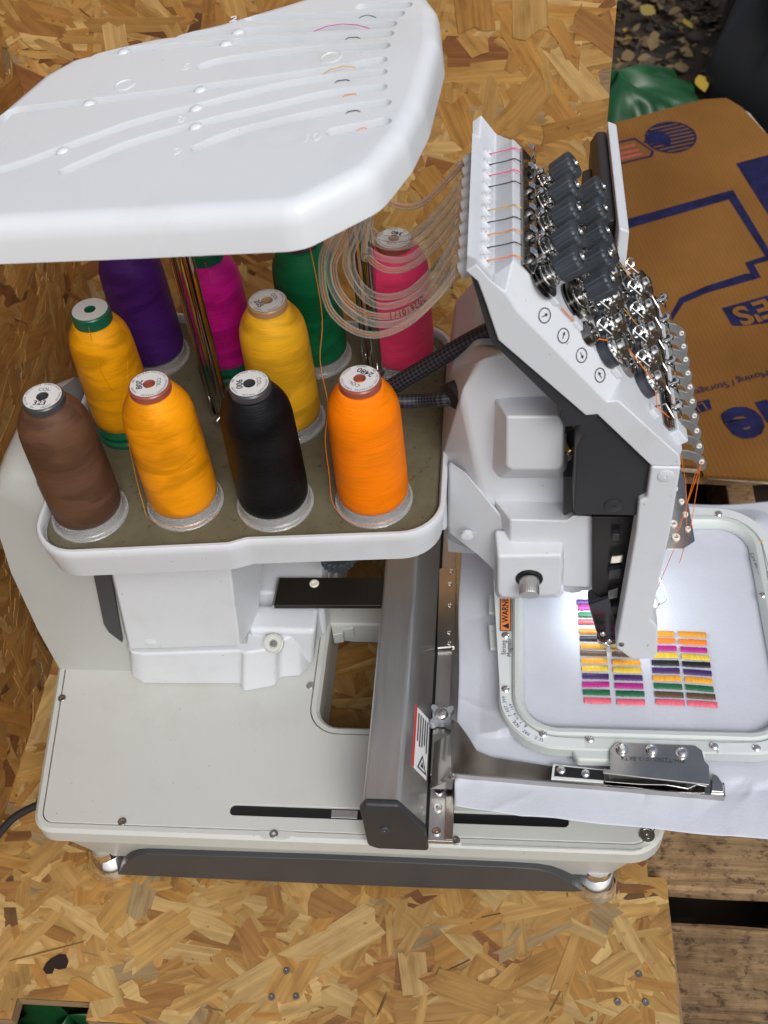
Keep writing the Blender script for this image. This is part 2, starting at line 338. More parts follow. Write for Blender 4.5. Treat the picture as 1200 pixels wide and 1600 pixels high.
def round_poly(pts, r, seg=6):
    """round the corners of a polygon; r is one radius or one per corner"""
    out = []; n = len(pts)
    for i in range(n):
        p = Vector(pts[i]); a = Vector(pts[i-1]); b = Vector(pts[(i+1) % n])
        rr = r[i] if isinstance(r, (list, tuple)) else r
        u = (a-p); w_ = (b-p); lu, lw = u.length, w_.length; u.normalize(); w_.normalize()
        ang = u.angle(w_)
        if rr <= 0 or ang > R(176): out.append(tuple(p)); continue
        d = min(rr/math.tan(ang/2), lu*.48, lw*.48); re = d*math.tan(ang/2)
        p0 = p+u*d; p1 = p+w_*d; c = p+(u+w_).normalized()*(re/math.sin(ang/2))
        a0 = math.atan2(p0.y-c.y, p0.x-c.x); a1 = math.atan2(p1.y-c.y, p1.x-c.x); da = (a1-a0+math.pi) % (2*math.pi)-math.pi
        for k in range(seg+1):
            t = a0+da*k/seg; out.append((c.x+re*math.cos(t), c.y+re*math.sin(t)))
    return out
def offset_poly(pts, d):
    """inset a CCW polygon by d (positive = inwards)"""
    out = []; n = len(pts)
    for i in range(n):
        p = Vector(pts[i]); a = Vector(pts[i-1]); b = Vector(pts[(i+1) % n])
        e0 = (p-a).normalized(); e1 = (b-p).normalized()
        n0 = Vector((-e0.y, e0.x)); n1 = Vector((-e1.y, e1.x)); s = n0+n1
        k = s.dot(n0)
        out.append(tuple(p+s*(d/max(k, .2))))
    return out
def frame_from(dirv, up=(0, 0, 1)):
    z = Vector(dirv).normalized(); x = Vector(up).cross(z)
    if x.length < 1e-4: x = Vector((1, 0, 0))
    x.normalize(); y = z.cross(x); return Matrix((x, y, z)).transposed()
def lathe(profile, n=32, M=None, uv=True):
    """profile [(r, z)] about local Z; M: 4x4 placement. UV: u round, v along"""
    v = []; f = []; k = len(profile)
    for j, (r, z) in enumerate(profile):
        for i in range(n):
            t = 2*math.pi*i/n; p = Vector((r*math.cos(t), r*math.sin(t), z)); v.append(M @ p if M else p)
    for j in range(k-1):
        for i in range(n):
            q = (i+1) % n; f.append((j*n+i, j*n+q, (j+1)*n+q, (j+1)*n+i))
    f.append(tuple(range(n-1, -1, -1))); f.append(tuple(range((k-1)*n, k*n)))
    me = pyd(v, f, fix=False)
    if uv:
        L = me.uv_layers.new(name='UVMap'); zs = [z for r, z in profile]; z0, z1 = min(zs), max(zs)
        for p in me.polygons:
            base = p.index if p.index < (k-1)*n else None
            for li in p.loop_indices:
                vi = me.loops[li].vertex_index; i = vi % n; j = vi//n; u = i/n
                if base is not None and base % n == n-1 and i == 0: u = 1.0
                L.data[li].uv = (u, (zs[j]-z0)/(z1-z0+1e-9)*.2 if True else 0)
    return me
def place(loc, d=(0, 0, 1), up=(0, 0, 1)):
    return Matrix.Translation(Vector(loc)) @ frame_from(d, up).to_4x4()
def catmull(pts, k=8):
    P = [Vector(p) for p in pts]; P = [P[0]*2-P[1]]+P+[P[-1]*2-P[-2]]; out = []
    for i in range(1, len(P)-2):
        for j in range(k):
            t = j/k; a, b, c, d = P[i-1], P[i], P[i+1], P[i+2]
            out.append(.5*((2*b)+(c-a)*t+(2*a-5*b+4*c-d)*t*t+(-a+3*b-3*c+d)*t**3))
    out.append(P[-2]); return out
def bez(p0, p1, p2, p3, k=28):
    p0, p1, p2, p3 = map(Vector, (p0, p1, p2, p3)); out = []
    for i in range(k+1):
        t = i/k; s = 1-t; out.append(p0*s**3+p1*3*s*s*t+p2*3*s*t*t+p3*t**3)
    return out
def tube(path, r, n=10, cap=True, hollow=0.0):
    """sweep a circle along a path, UV: u round, v metres along"""
    P = [Vector(p) for p in path]; T = [(P[min(i+1, len(P)-1)]-P[max(i-1, 0)]).normalized() for i in range(len(P))]
    nx = T[0].orthogonal().normalized(); v = []; f = []; vs = []; acc = 0
    for i, p in enumerate(P):
        nx = (nx-T[i]*nx.dot(T[i])).normalized(); ny = T[i].cross(nx)
        if i: acc += (P[i]-P[i-1]).length
        vs.append(acc); rr = r(i/(len(P)-1)) if callable(r) else r
        for j in range(n):
            a = 2*math.pi*j/n; v.append(p+nx*(rr*math.cos(a))+ny*(rr*math.sin(a)))
    for i in range(len(P)-1):
        for j in range(n):
            q = (j+1) % n; f.append((i*n+j, i*n+q, (i+1)*n+q, (i+1)*n+j))
    ns = len(f)
    if cap: f.append(tuple(range(n-1, -1, -1))); f.append(tuple(range((len(P)-1)*n, len(P)*n)))
    me = pyd(v, f, fix=False); L = me.uv_layers.new(name='UVMap')
    for p in me.polygons:
        for li in p.loop_indices:
            vi = me.loops[li].vertex_index; j = vi % n; u = j/n
            if p.index < ns and p.index % n == n-1 and j == 0: u = 1.0
            L.data[li].uv = (u, vs[vi//n]*2)
    return me
def join_me(meshes):
    bm = bmesh.new()
    for me in meshes: bm.from_mesh(me)
    out = bpy.data.meshes.new('j'); bm.to_mesh(out); bm.free()
    return out
def cut(o, cutters):
    """subtract meshes from an object's mesh (exact boolean, applied)"""
    tmp = []
    for me in cutters:
        bm = bmesh.new(); bm.from_mesh(me); bmesh.ops.recalc_face_normals(bm, faces=bm.faces); bm.to_mesh(me); bm.free()
        c = bpy.data.objects.new('cutter', me); COL.objects.link(c); tmp.append(c)
        b = o.modifiers.new('b', 'BOOLEAN'); b.operation = 'DIFFERENCE'; b.solver = 'EXACT'; b.object = c
    dg = bpy.context.evaluated_depsgraph_get(); dg.update()
    me = bpy.data.meshes.new_from_object(o.evaluated_get(dg))
    old = o.data; o.modifiers.clear(); o.data = me; bpy.data.meshes.remove(old)
    for c in tmp: bpy.data.objects.remove(c)
    return o
_txt = {}
def text_me(s, size, M, align='CENTER', extrude=0.0, sx=1.0, space=1.0, bold=0.0):
    """flat lettering mesh in the local XY plane, placed with M"""
    key = (s, align, round(extrude/size, 4), space, round(bold/size, 4))
    if key not in _txt:
        cu = bpy.data.curves.new('t', 'FONT'); cu.body = s; cu.size = 1.0; cu.align_x = align; cu.align_y = 'CENTER'; cu.extrude = extrude/size
        cu.space_character = space; cu.resolution_u = 3; cu.offset = bold/size
        o = bpy.data.objects.new('t', cu); me = o.to_mesh().copy(); o.to_mesh_clear()
        bpy.data.objects.remove(o); bpy.data.curves.remove(cu); me.materials.clear(); _txt[key] = me
    me = _txt[key].copy()
    me.transform(M @ Matrix.Diagonal((sx*size, size, size, 1)))
    return me
def ring_text(s, radius, size, start, step, M, inward=False):
    out = []
    for i, ch in enumerate(s):
        if ch == ' ': continue
        a = start-step*i
        out.append(text_me(ch, size, M @ Matrix.Rotation(a, 4, 'Z') @ Matrix.Translation((0, radius, 0))))
    return out
def disc_me(M, r, n=24):
    return pyd([M @ Vector((r*math.cos(2*math.pi*i/n), r*math.sin(2*math.pi*i/n), 0)) for i in range(n)], [tuple(range(n))], fix=False)
def screw(parent, loc, d=(0, 0, 1), r=.0042, m='screw_steel', name='screw'):
    """countersunk screw head with a real socket"""
    M = place(loc, d)
    return link(name, lathe([(r, -.0012), (r, .0006), (r*.88, .0012), (r*.45, .0012), (r*.36, .0002), (r*.05, .0001)], 18, M), m, parent)

# ------------------------------------------------------------------ ground, pallet, boards
def quad_grid(x0, x1, y0, y1, nx, ny, fz):
    v = [(x0+(x1-x0)*i/nx, y0+(y1-y0)*j/ny, 0) for j in range(ny+1) for i in range(nx+1)]
    v = [(x, y, fz(x, y)) for x, y, _ in v]
    f = [(j*(nx+1)+i, j*(nx+1)+i+1, (j+1)*(nx+1)+i+1, (j+1)*(nx+1)+i) for j in range(ny) for i in range(nx)]
    return pyd(v, f, fix=False)
def hash2(x, y): return math.sin(x*12.7+y*7.3)*math.cos(x*5.1-y*9.7)
gr = link('ground', quad_grid(-60, 60, -60, 60, 60, 60, lambda x, y: -.165), 'soil'); gr['kind'] = 'structure'
gp = link('leaf_litter_soil', quad_grid(-.6, 2.2, -1.2, 4.4, 90, 150, lambda x, y: -.160+.014*hash2(x*1.3, y)+.010*hash2(y*3.1, x*2.7)), 'soil'); gp['kind'] = 'stuff'
gp['label'] = 'dark damp soil under the fallen leaves'; gp['category'] = 'soil'

LEAF_TONES = [(.10, .060, .026), (.065, .040, .020), (.035, .022, .012), (.15, .095, .04), (.022, .015, .009), (.085, .047, .02), (.18, .12, .05)]
def leaves(n, xr, yr, zf, smin, smax, yellow=.03):
    v = []; f = []; tones = []
    for k in range(n):
        x = random.uniform(*xr); y = random.uniform(*yr); s = random.uniform(smin, smax)
        rot = Matrix.Rotation(random.uniform(0, 6.28), 3, 'Z') @ Matrix.Rotation(random.gauss(0, .35), 3, 'X') @ Matrix.Rotation(random.gauss(0, .35), 3, 'Y')
        tone = random.choice(LEAF_TONES) if random.random() > yellow else random.choice([(.33, .22, .018), (.25, .185, .04)])
        c = Vector((x, y, zf(x, y)+random.uniform(.002, .02))); b = len(v); cur = random.uniform(-.3, .5)
        wd = random.uniform(.28, .5)
        rib = [(-.5, 0), (-.2, 0), (.15, 0), (.5, 0)]; up = [(-.3, wd*.7), (-.02, wd), (.28, wd*.6)]
        P = [(a, 0, -cur*.1) for a, _ in rib]+[(a, h*.8, cur*h*.5) for a, h in up]+[(a, -h*.8, cur*h*.5) for a, h in up]
        for p in P: v.append(rot @ (Vector(p)*s)+c)
        f += [(b, b+1, b+4), (b+1, b+2, b+5, b+4), (b+2, b+6, b+5), (b+2, b+3, b+6), (b+1, b, b+7), (b+2, b+1, b+7, b+8), (b+2, b+8, b+9), (b+3, b+2, b+9)]
        tones += [tone]*10
    me = pyd(v, f, fix=False); at = me.attributes.new('tone', 'FLOAT_COLOR', 'POINT')
    for i, t in enumerate(tones): at.data[i].color = (*t, 1)
    return me
lf = link('fallen_leaves', leaves(9000, (-.1, 1.5), (1.0, 3.8), lambda x, y: -.155, .012, .042), 'leaf', smooth=False); lf['kind'] = 'stuff'
lf['label'] = 'brown and yellow fallen leaves on the ground behind the boards'; lf['category'] = 'leaves'
l2 = link('fallen_leaves', leaves(700, (-.6, .7), (-.75, .5), lambda x, y: -.155, .02, .05, .02), 'leaf', smooth=False); l2['kind'] = 'stuff'
l2['label'] = 'dark fallen leaves in the gap below the pallet planks'; l2['category'] = 'leaves'
for i, (x, y) in enumerate([(0.3312, 1.9009), (0.4135, 1.5460), (0.4153, 1.8139)]):
    a = i*1.3
    me = leaves(1, (0, 0), (0, 0), lambda q, w_: 0, .042, .05, 1.0); o = link('yellow_leaf', me, 'leaf', smooth=False)
    o.location = (x, y, -.115); o.rotation_euler = (.2, .1, a)
yl = [o for o in bpy.data.objects if o.name.startswith('yellow_leaf')]
for o, lb in zip(yl, ('bright yellow fallen leaf near the top edge, left of the black cover', 'yellow leaf just above the flattened carton, beside the black cover', 'small pale yellow leaf between the other leaves and the black cover')):
    tag(o, lb, 'leaf', 'bright yellow leaves')

# pallet: rough planks running left to right, stringers beneath
def rough_plank(x0, x1, y0, y1, z0, z1, seed):
    rnd = random.Random(seed); n = 26; sec = []
    for i in range(n+1):
        x = x0+(x1-x0)*i/n; a = rnd.gauss(0, .0014); b = rnd.gauss(0, .0014); t = rnd.gauss(0, .0006)
        sec.append([(x, y0+a, z0), (x, y1+b, z0), (x, y1+b, z1-.002+t), (x, y1+b-.004, z1+t), (x, (y0+y1)/2, z1+t*.5), (x, y0+a+.004, z1+t), (x, y0+a, z1-.002+t)])
    return loft(sec)
pal = thing('pallet', 'weathered wooden pallet with rough brown planks under the boards and carton', 'pallet', (0, 0, -.15))
PZ = -.017
for k, (y0, y1) in enumerate([(-.66, -.575), (-.545, -.455), (-.383, -.293), (-.258, -.150), (-.105, -.01), (.33, .42), (.47, .56), (.62, .71), (.77, .86), (.92, 1.0)]):
    o = link('plank', rough_plank(-.75 if k < 5 else -.1, .95, y0, y1, PZ-.02, PZ, 40+k), 'plank', pal, smooth=False); o.location = (0, 0, .15)
for x in (-.55, -.02, .325, .85):
    o = link('stringer', box((x, .2, (PZ-.021-.16)/2), (.045 if x != .325 else .036, 1.7, .16-.038)), 'plank', pal, bevel=.002); o.location = (0, 0, .15)

TONES = [((.46, .275, .092), 24), ((.42, .235, .070), 26), ((.40, .205, .052), 20), ((.52, .345, .140), 13), ((.32, .155, .044), 9), ((.23, .095, .030), 3), ((.34, .235, .115), 7), ((.13, .062, .024), 1.0)]
def clip_rect(poly, r):
    for ax, val, sg in ((0, r[0], 1), (0, r[1], -1), (1, r[2], 1), (1, r[3], -1)):
        out = []
        for i in range(len(poly)):
            a = poly[i-1]; b = poly[i]; da = sg*(a[ax]-val); db = sg*(b[ax]-val)
            if da >= 0 and db >= 0: out.append(b)
            elif da >= 0 > db or da < 0 <= db:
                t = da/(da-db); q = tuple(a[k]+(b[k]-a[k])*t for k in range(4)); out.append(q)
                if db >= 0: out.append(b)
        poly = out
        if len(poly) < 3: return []
    return poly
def osb(board, O, U, V, N, regions, n, singles, seed, wind=None, tint=(1, 1, 1)):
    """pressed strands over a board: thin irregular chips, each with its own outline, height, tone and grain direction"""
    rnd = random.Random(seed); O, U, V, N = map(Vector, (O, U, V, N))
    u0 = min(r[0] for r in regions); u1 = max(r[1] for r in regions); v0 = min(r[2] for r in regions); v1 = max(r[3] for r in regions)
    big_v = []; big_f = []; big_t = []; big_uv = []
    pop = [t for t, w_ in TONES]; wt = [w_ for t, w_ in TONES]
    for k in range(n):
        small = k > n*.40 and rnd.random() < .58; sliver = rnd.random() < .06
        L = rnd.uniform(.02, .06) if small else (rnd.uniform(.04, .13) if rnd.random() < .85 else rnd.uniform(.12, .18)); W = L*rnd.uniform(.12, .30) if not small else rnd.uniform(.005, .016)
        W = max(.005, min(W, .036)); W = rnd.uniform(.0010, .0028) if sliver else W; L = L*.5 if sliver else L; cx = rnd.uniform(u0, u1); cy = rnd.uniform(v0, v1)
        an = rnd.gauss(0, .75) if rnd.random() < .6 else rnd.uniform(0, math.pi)
        ca, sa = math.cos(an), math.sin(an); s0 = rnd.uniform(-.35, .35)*W; s1 = rnd.uniform(-.35, .35)*W
        loc = []
        m_ = 4
        for i in range(m_): loc.append((-L/2+L*i/(m_-1)+(s0 if i == 0 else 0), -W/2*(1+rnd.uniform(-.16, .16))))
        loc.append((L/2+rnd.uniform(-.006, .006), rnd.uniform(-.2, .0)*W)); loc.append((L/2+rnd.uniform(-.004, .008), rnd.uniform(.1, .3)*W))
        for i in range(m_): loc.append((L/2-L*i/(m_-1)+(s1 if i == 0 else 0), W/2*(1+rnd.uniform(-.16, .16))))
        loc.append((-L/2+rnd.uniform(-.008, .006), rnd.uniform(.0, .25)*W)); loc.append((-L/2+rnd.uniform(-.006, .006), rnd.uniform(-.3, -.1)*W))
        off = (rnd.uniform(0, 50), rnd.uniform(0, 50))
        poly = [(cx+a*ca-b*sa, cy+a*sa+b*ca, a+off[0], b+off[1]) for a, b in loc]
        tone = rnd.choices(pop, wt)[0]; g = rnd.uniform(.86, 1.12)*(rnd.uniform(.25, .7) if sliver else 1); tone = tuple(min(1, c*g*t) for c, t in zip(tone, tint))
        h = .0003+.0011*k/n+rnd.uniform(0, .0005); tu, tv = rnd.gauss(0, .004), rnd.gauss(0, .010)
        for reg in regions:
            q = clip_rect(poly, reg)
            if len(q) < 3: continue
            top = [O+U*p[0]+V*p[1]+N*max(.0002, h+(p[0]-cx)*tu+(p[1]-cy)*tv) for p in q]; bot = [O+U*p[0]+V*p[1]-N*.0002 for p in q]; m2 = len(q)
            vv = top+bot; ff = [tuple(range(m2))]+[(i, i+m2, (i+1) % m2+m2, (i+1) % m2) for i in range(m2)]; uv = [(p[2], p[3]) for p in q]*2
            single = k >= n-singles and L > .06 and (wind is None or (wind[0] < cx < wind[1] and wind[2] < cy < wind[3]))
            if single:
                me = pyd(vv, ff, fix=False); at = me.attributes.new('tone', 'FLOAT_COLOR', 'POINT')
                for d in at.data: d.color = (*tone, 1)
                Lu = me.uv_layers.new(name='UVMap')
                for lp in me.loops: Lu.data[lp.index].uv = uv[lp.vertex_index]
                link('strand', me, 'osb_strand', board, smooth=False)
            else:
                b = len(big_v); big_v += vv; big_f += [tuple(i+b for i in t) for t in ff]; big_t += [tone]*(2*m2); big_uv += uv
    me = pyd(big_v, big_f, fix=False); at = me.attributes.new('tone', 'FLOAT_COLOR', 'POINT')
    at.data.foreach_set('color', [c for t in big_t for c in (*t, 1)])
    Lu = me.uv_layers.new(name='UVMap'); Lu.data.foreach_set('uv', [c for lp in me.loops for c in big_uv[lp.vertex_index]])
    o = link('pressed_strands', me, 'osb_strand', board, smooth=False); o['kind'] = 'stuff'

# floor board with a notch at the near left, a step at the right and a slot
FB = [(-.80, -.425), (-.475, -.425), (-.475, -.405), (-.400, -.405), (-.400, -.422), (.0, -.424), (.0, -.415), (.068, -.415), (.068, -.424), (.174, -.424), (.1695, -.2535), (.1515, -.2535), (.1515, .50), (-.80, .50)]
fb = link('osb_floor_board', prism_z(FB, -.016, 0), 'edge_wood', smooth=False)
tag(fb, 'tan strand board lying flat under the embroidery machine', 'board')
osb(fb, (0, 0, 0), (1, 0, 0), (0, 1, 0), (0, 0, 1), tint=(1.02, 1.05, 1.06), regions=[(-.80, -.475, -.425, .5), (-.475, -.40, -.405, .5), (-.40, 0, -.4225, .5), (0, .068, -.415, .5), (.068, .1515, -.424, .5), (.1515, .1700, -.424, -.2535)], n=4600, singles=800, seed=3, wind=(-.5, .17, -.42, -.22))
wb = link('osb_back_panel', box((-.35, .438, .25), (.93, .016, 1.6)), 'edge_wood', smooth=False)
wb.data.transform(Matrix.Translation((0, 0, 0)))
tag(wb, 'tan strand board standing upright behind the thread canopy', 'board')
osb(wb, (-.815, .43, -.55), (1, 0, 0), (0, 0, 1), (0, -1, 0), [(0, .93, 0, 1.6)], 5200, 600, 11, (.2, .93, .55, 1.5), (1.14, 1.14, 1.12))  # tint brightens this board's strands in place of stronger light
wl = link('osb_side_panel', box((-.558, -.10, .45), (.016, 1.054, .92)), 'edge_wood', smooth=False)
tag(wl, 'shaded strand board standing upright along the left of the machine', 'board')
osb(wl, (-.55, .427, -.01), (0, -1, 0), (0, 0, 1), (1, 0, 0), [(0, 1.054, 0, .92)], 2800, 110, 5, (.3, 1.0, 0, .5), (.95, .88, .80))  # tint darkens this board's strands: shade put into the colour
# screw heads, a knot hole and burnt specks in the floor board
for p in [(-0.2198, -0.3914), (-0.1960, -0.3896), (-0.2087, -0.3657), (0.1133, -0.3786), (0.1397, -0.3778), (0.1350, -0.3519)]:
    screw(fb, (p[0], p[1], .0022), r=.0034, name='nail_head')
kn = [(-0.4565, -0.3764), (-0.4550, -0.3700), (-0.4509, -0.3653), (-0.4435, -0.3605), (-0.4367, -0.3608), (-0.4323, -0.3670), (-0.4331, -0.3740), (-0.4400, -0.3756), (-0.4450, -0.3746), (-0.4456, -0.3796), (-0.4520, -0.3806)]
link('knot', prism_z(kn, .0005, .0026), 'knot' if 'knot' in MATS else mat('knot', (.018, .008, .006), .6, bump=.6, bscale=200).name, fb, smooth=False)

# flattened printed carton lying on the pallet
cz0, cz1 = .012, .10
CAR = [(0.1292, 1.0465), (0.1903, 1.0671), (0.3029, 1.1110), (0.3482, 1.1273), (0.3867, 1.1289), (0.4105, 1.0999), (0.4432, 1.0195), (0.5449, 0.8225), (0.5245, 0.2816), (0.3490, 0.2933), (0.2672, 0.2993), (0.2620, 0.3143), (0.2103, 0.3185), (0.0825, 0.3137)]
def car_z(x, y): return cz0+(cz1-cz0)*max(0, min(1, (y-.28)/.9))
car = thing('flattened_carton', 'flattened brown cardboard moving carton with dark blue print on the pallet', 'carton', (.4, .7, .0))
def carp(pts, h, th=None):
    """flat print or sheet following the carton's gentle slope"""
    L = [(x, y, car_z(x, y)+h) for x, y in pts]
    if th is None:
        return pyd(L, [tuple(range(len(L)))], fix=False)
    return loft([[(x, y, z-th) for x, y, z in L], L])
def child(o): o.location = (-.4, -.7, 0); return o
child(link('cardboard_sheet', carp(CAR, 0, .006), 'cardboard', car, smooth=False))
child(link('lower_sheet', carp([(x*1.0+.006+random.uniform(0, .006), y+random.uniform(-.006, .004)) for x, y in CAR], -.0075, .005), 'carton_edge', car, smooth=False))
def ink(px, m='carton_ink', h=.0008): return px
for nm, P, mm in (
    ('printed_line', [(0.1714, 0.8035), (0.3697, 0.8802), (0.4069, 0.7398), (0.4166, 0.7049), (0.4085, 0.6937), (0.3980, 0.7298), (0.3610, 0.8566), (0.1703, 0.7806)], 'carton_ink'),
    ('printed_line', [(0.2481, 0.5980), (0.2642, 0.6328), (0.3041, 0.6568), (0.3666, 0.6834), (0.3769, 0.6832), (0.3791, 0.6705), (0.3674, 0.6666), (0.3056, 0.6430), (0.2688, 0.6218), (0.2489, 0.5847)], 'carton_ink'),
    ('printed_line', [(0.3685, 0.7075), (0.4049, 0.7239), (0.4300, 0.7333), (0.4284, 0.7218), (0.4032, 0.7110), (0.3812, 0.7029), (0.3881, 0.6745), (0.3773, 0.6706)], 'carton_ink'),
    ('printed_block', [(0.3823, 0.9469), (0.4472, 0.9711), (0.5650, 1.0001), (0.5449, 0.8225), (0.4240, 0.7958), (0.4191, 0.8112)], 'carton_ink'),
    ('printed_panel', [(0.3236, 0.6101), (0.3934, 0.6358), (0.4520, 0.6565), (0.4503, 0.5842), (0.3860, 0.5786), (0.3461, 0.5727), (0.3344, 0.5742)], 'carton_ink'),
    ('printed_badge', [(0.2597, 0.4178), (0.2673, 0.4248), (0.2872, 0.4318), (0.2888, 0.4130), (0.2708, 0.4061), (0.2632, 0.3992)], 'carton_ink')):
    child(link(nm, carp(P, .0008), mm, car, smooth=False))
def frame_on(p, q, h=.0014):
    """placement on the carton with local X from p to q"""
    d = Vector((q[0]-p[0], q[1]-p[1])).normalized(); x = Vector((d.x, d.y, 0)); y = Vector((-d.y, d.x, 0)); sl = (cz1-cz0)/.9
    x.z = x.y*sl; y.z = y.y*sl; x.normalize(); y.normalize(); z = x.cross(y)
    M = Matrix((x, y, z)).transposed().to_4x4(); M.translation = (p[0], p[1], car_z(*p)+h); return M
a, b = [(0.4251, 0.6244), (0.3477, 0.5937)]
child(link('lettering', text_me("LOWE'S", .052, frame_on(a, b, .0018), 'CENTER', bold=.0016), 'cardboard', car, smooth=False))
a, b = [(0.3723, 0.3943), (0.3174, 0.3763)]
child(link('lettering', text_me("me", .108, frame_on(a, b), 'CENTER', bold=.004), 'carton_ink', car, smooth=False))
a, b = [(0.2890, 0.4496), (0.2364, 0.4308)]
child(link('lettering', text_me("Moving / Storage / Guardar", .0165, frame_on(a, b), 'CENTER'), 'carton_ink', car, smooth=False))
a, b = [(0.2744, 0.4166), (0.2654, 0.4131)]
child(link('lettering', text_me("LI", .022, frame_on(a, b, .0018), 'CENTER'), 'cardboard', car, smooth=False))
# round flag stamp and the boxed stamp
c0 = [(0.2825, 1.0216), (0.3176, 1.0323)]
Mf = frame_on(c0[0], c0[1], .0009); rr = .043
st = []
for i in range(9):
    y0 = -rr+i*2*rr/9; y1 = y0+2*rr/9*.62
    pts = []
    for y in (y0, y1): pts.append(math.sqrt(max(0, rr*rr-y*y)))
    st.append(pyd([Mf @ Vector(p) for p in ((-pts[0], y0, 0), (pts[0], y0, 0), (pts[1], y1, 0), (-pts[1], y1, 0))], [(0, 1, 2, 3)], fix=False))
ring = [Mf @ Vector((math.cos(t)*r_, math.sin(t)*r_, .0002)) for r_ in (rr, rr*.94) for t in [2*math.pi*i/40 for i in range(40)]]
st.append(pyd(ring, [(i, (i+1) % 40, (i+1) % 40+40, i+40) for i in range(40)], fix=False))
st.append(pyd([Mf @ Vector(p) for p in ((-rr*1.12, 0, .0003), (-rr*.2, -rr*.5, .0003), (0, 0, .0003), (-rr*.2, rr*.5, .0003), (-rr*.7, rr*.55, .0003))], [(0, 1, 2, 3, 4)], fix=False))
child(link('round_stamp', join_me(st), 'carton_ink', car, smooth=False))
b0 = [(0.2128, 0.9881), (0.2401, 0.9973)]
Mb = frame_on(b0[0], b0[1], .0009)
bx_ = [(-.05, -.028), (.028, -.028), (.036, -.016), (.020, .030), (-.05, .030)]; bi = [(x*.9, y*.86) for x, y in bx_]
child(link('boxed_stamp', pyd([Mb @ Vector((x, y, 0)) for x, y in bx_+bi], [(i, (i+1) % 5, (i+1) % 5+5, i+5) for i in range(5)], fix=False), 'carton_ink', car, smooth=False))
child(link('stamp_bars', join_me([pyd([Mb @ Vector(p) for p in ((-.045, y, 0), (.015, y, 0), (.013, y+.007, 0), (-.045, y+.007, 0))], [(0, 1, 2, 3)], fix=False) for y in (-.018, -.006, .008)]), 'carton_red', car, smooth=False))

# dark cover and green sack lying on the ground behind
def lump(n1, n2, c, rad, fold, seed, zmin=0):
    rnd = random.Random(seed); ph = [rnd.uniform(0, 6.28) for _ in range(12)]; v = []; f = []
    for j in range(n2+1):
        el = math.pi/2*(1-j/n2)
        for i in range(n1):
            az = 2*math.pi*i/n1
            k = 1+fold*(math.sin(az*7+ph[0]+2*math.sin(el*3+ph[1]))*.5+math.sin(az*13+ph[2]+3*el)*.28+math.sin(az*23+ph[3]-5*el)*.16+.35*math.sin(el*9+ph[4]+az*2))*math.cos(el)**.6
            v.append((c[0]+rad[0]*k*math.cos(el)*math.cos(az), c[1]+rad[1]*k*math.cos(el)*math.sin(az), c[2]+rad[2]*(math.sin(el)**.8)*(1+.12*math.sin(az*3+ph[6]))))
    for j in range(n2):
        for i in range(n1):
            q = (i+1) % n1; f.append((j*n1+i, j*n1+q, (j+1)*n1+q, (j+1)*n1+i))
    return pyd(v, f)
bk = [(0.6495, 1.7320)][0]
o = link('black_cover', lump(120, 40, (bk[0]+.125, bk[1]-.10, -.16), (.30, .34, .46), .16, 4), 'black_bag', angle=60); tag(o, 'crumpled black fabric cover heaped on the leaves behind the carton', 'cover')
gb = [(0.2533, 1.3385)][0]
o = link('green_sack', lump(90, 24, (gb[0]-.03, gb[1]+.07, -.16), (.20, .14, .15), .22, 9), 'green_bag', angle=60); tag(o, 'shiny green plastic sack lying behind the top edge of the carton', 'sack')
o = link('green_sack', lump(80, 24, (-.435, -.405, -.16), (.085, .05, .105), .3, 13), 'green_bag', angle=60); tag(o, 'piece of green plastic showing through the notch at the near board edge', 'sack')

# ------------------------------------------------------------------ the embroidery machine: base, column, tray, canopy, carriage
MA = thing('embroidery_machine', 'white ten-needle embroidery machine with thread canopy standing on the strand board', 'embroidery machine')

# --- base: U-shaped body with rim, inset top panel, slot, grey side strip and chrome feet
BZ = .12
BO = [(-.458, -.283), (.156, -.283), (.156, -.157), (-.188, -.157), (-.188, .157), (.156, .157), (.156, .283), (-.458, .283), (-.484, .09), (-.484, -.09)]
BR = [.022, .034, .03, .022, .022, .03, .034, .022, .03, .03]
def base_out(d, seg=6):
    rr = [r-d if i not in (3, 4) else r+d for i, r in enumerate(BR)]
    return round_poly(offset_poly(BO, d), rr, seg)
low = [(-.420, -.264), (.114, -.264), (.114, -.165), (-.195, -.165), (-.195, .165), (.114, .165), (.114, .264), (-.420, .264), (-.44, .09), (-.44, -.09)]
o0 = round_poly(low, [.012]*10, 6); o1 = base_out(.006)
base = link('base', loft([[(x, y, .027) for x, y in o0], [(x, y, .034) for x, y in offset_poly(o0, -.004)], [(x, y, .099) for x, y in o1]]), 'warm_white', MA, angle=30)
rim_o = base_out(0); rim_i = base_out(.0085)
sl = [[(x, y, .0985) for x, y in rim_o], [(x, y, .1165) for x, y in rim_o], [(x, y, BZ) for x, y in base_out(.0035)], [(x, y, BZ) for x, y in rim_i], [(x, y, .113) for x, y in rim_i], [(x, y, .0985) for x, y in rim_i]]
link('rim', loft(sl, close=True), 'warm_white', base)
pan = link('top_panel', prism_z(base_out(.0095), .104, BZ+.0002), 'warm_white', base, smooth=False)
slot = [(-0.2633, -0.2516), (-0.1364, -0.2509), (-0.0125, -0.2501), (0.0629, -0.2505), (0.0627, -0.2571), (-0.0124, -0.2567), (-0.1359, -0.2562), (-0.2585, -0.2575), (-0.2626, -0.2556)]
cut(pan, [prism_z(round_poly([(-.2635, -.2592), (.0655, -.2592), (.0655, -.2478), (-.2635, -.2478)], .0048, 6), .09, .13)])
b = pan.modifiers.new('bevel', 'BEVEL'); b.width = .0009; b.segments = 2; b.limit_method = 'ANGLE'; b.angle_limit = R(40)
link('slot_floor', box((-.1, -.2535, .1165), (.336, .0118, .002)), 'black', base)
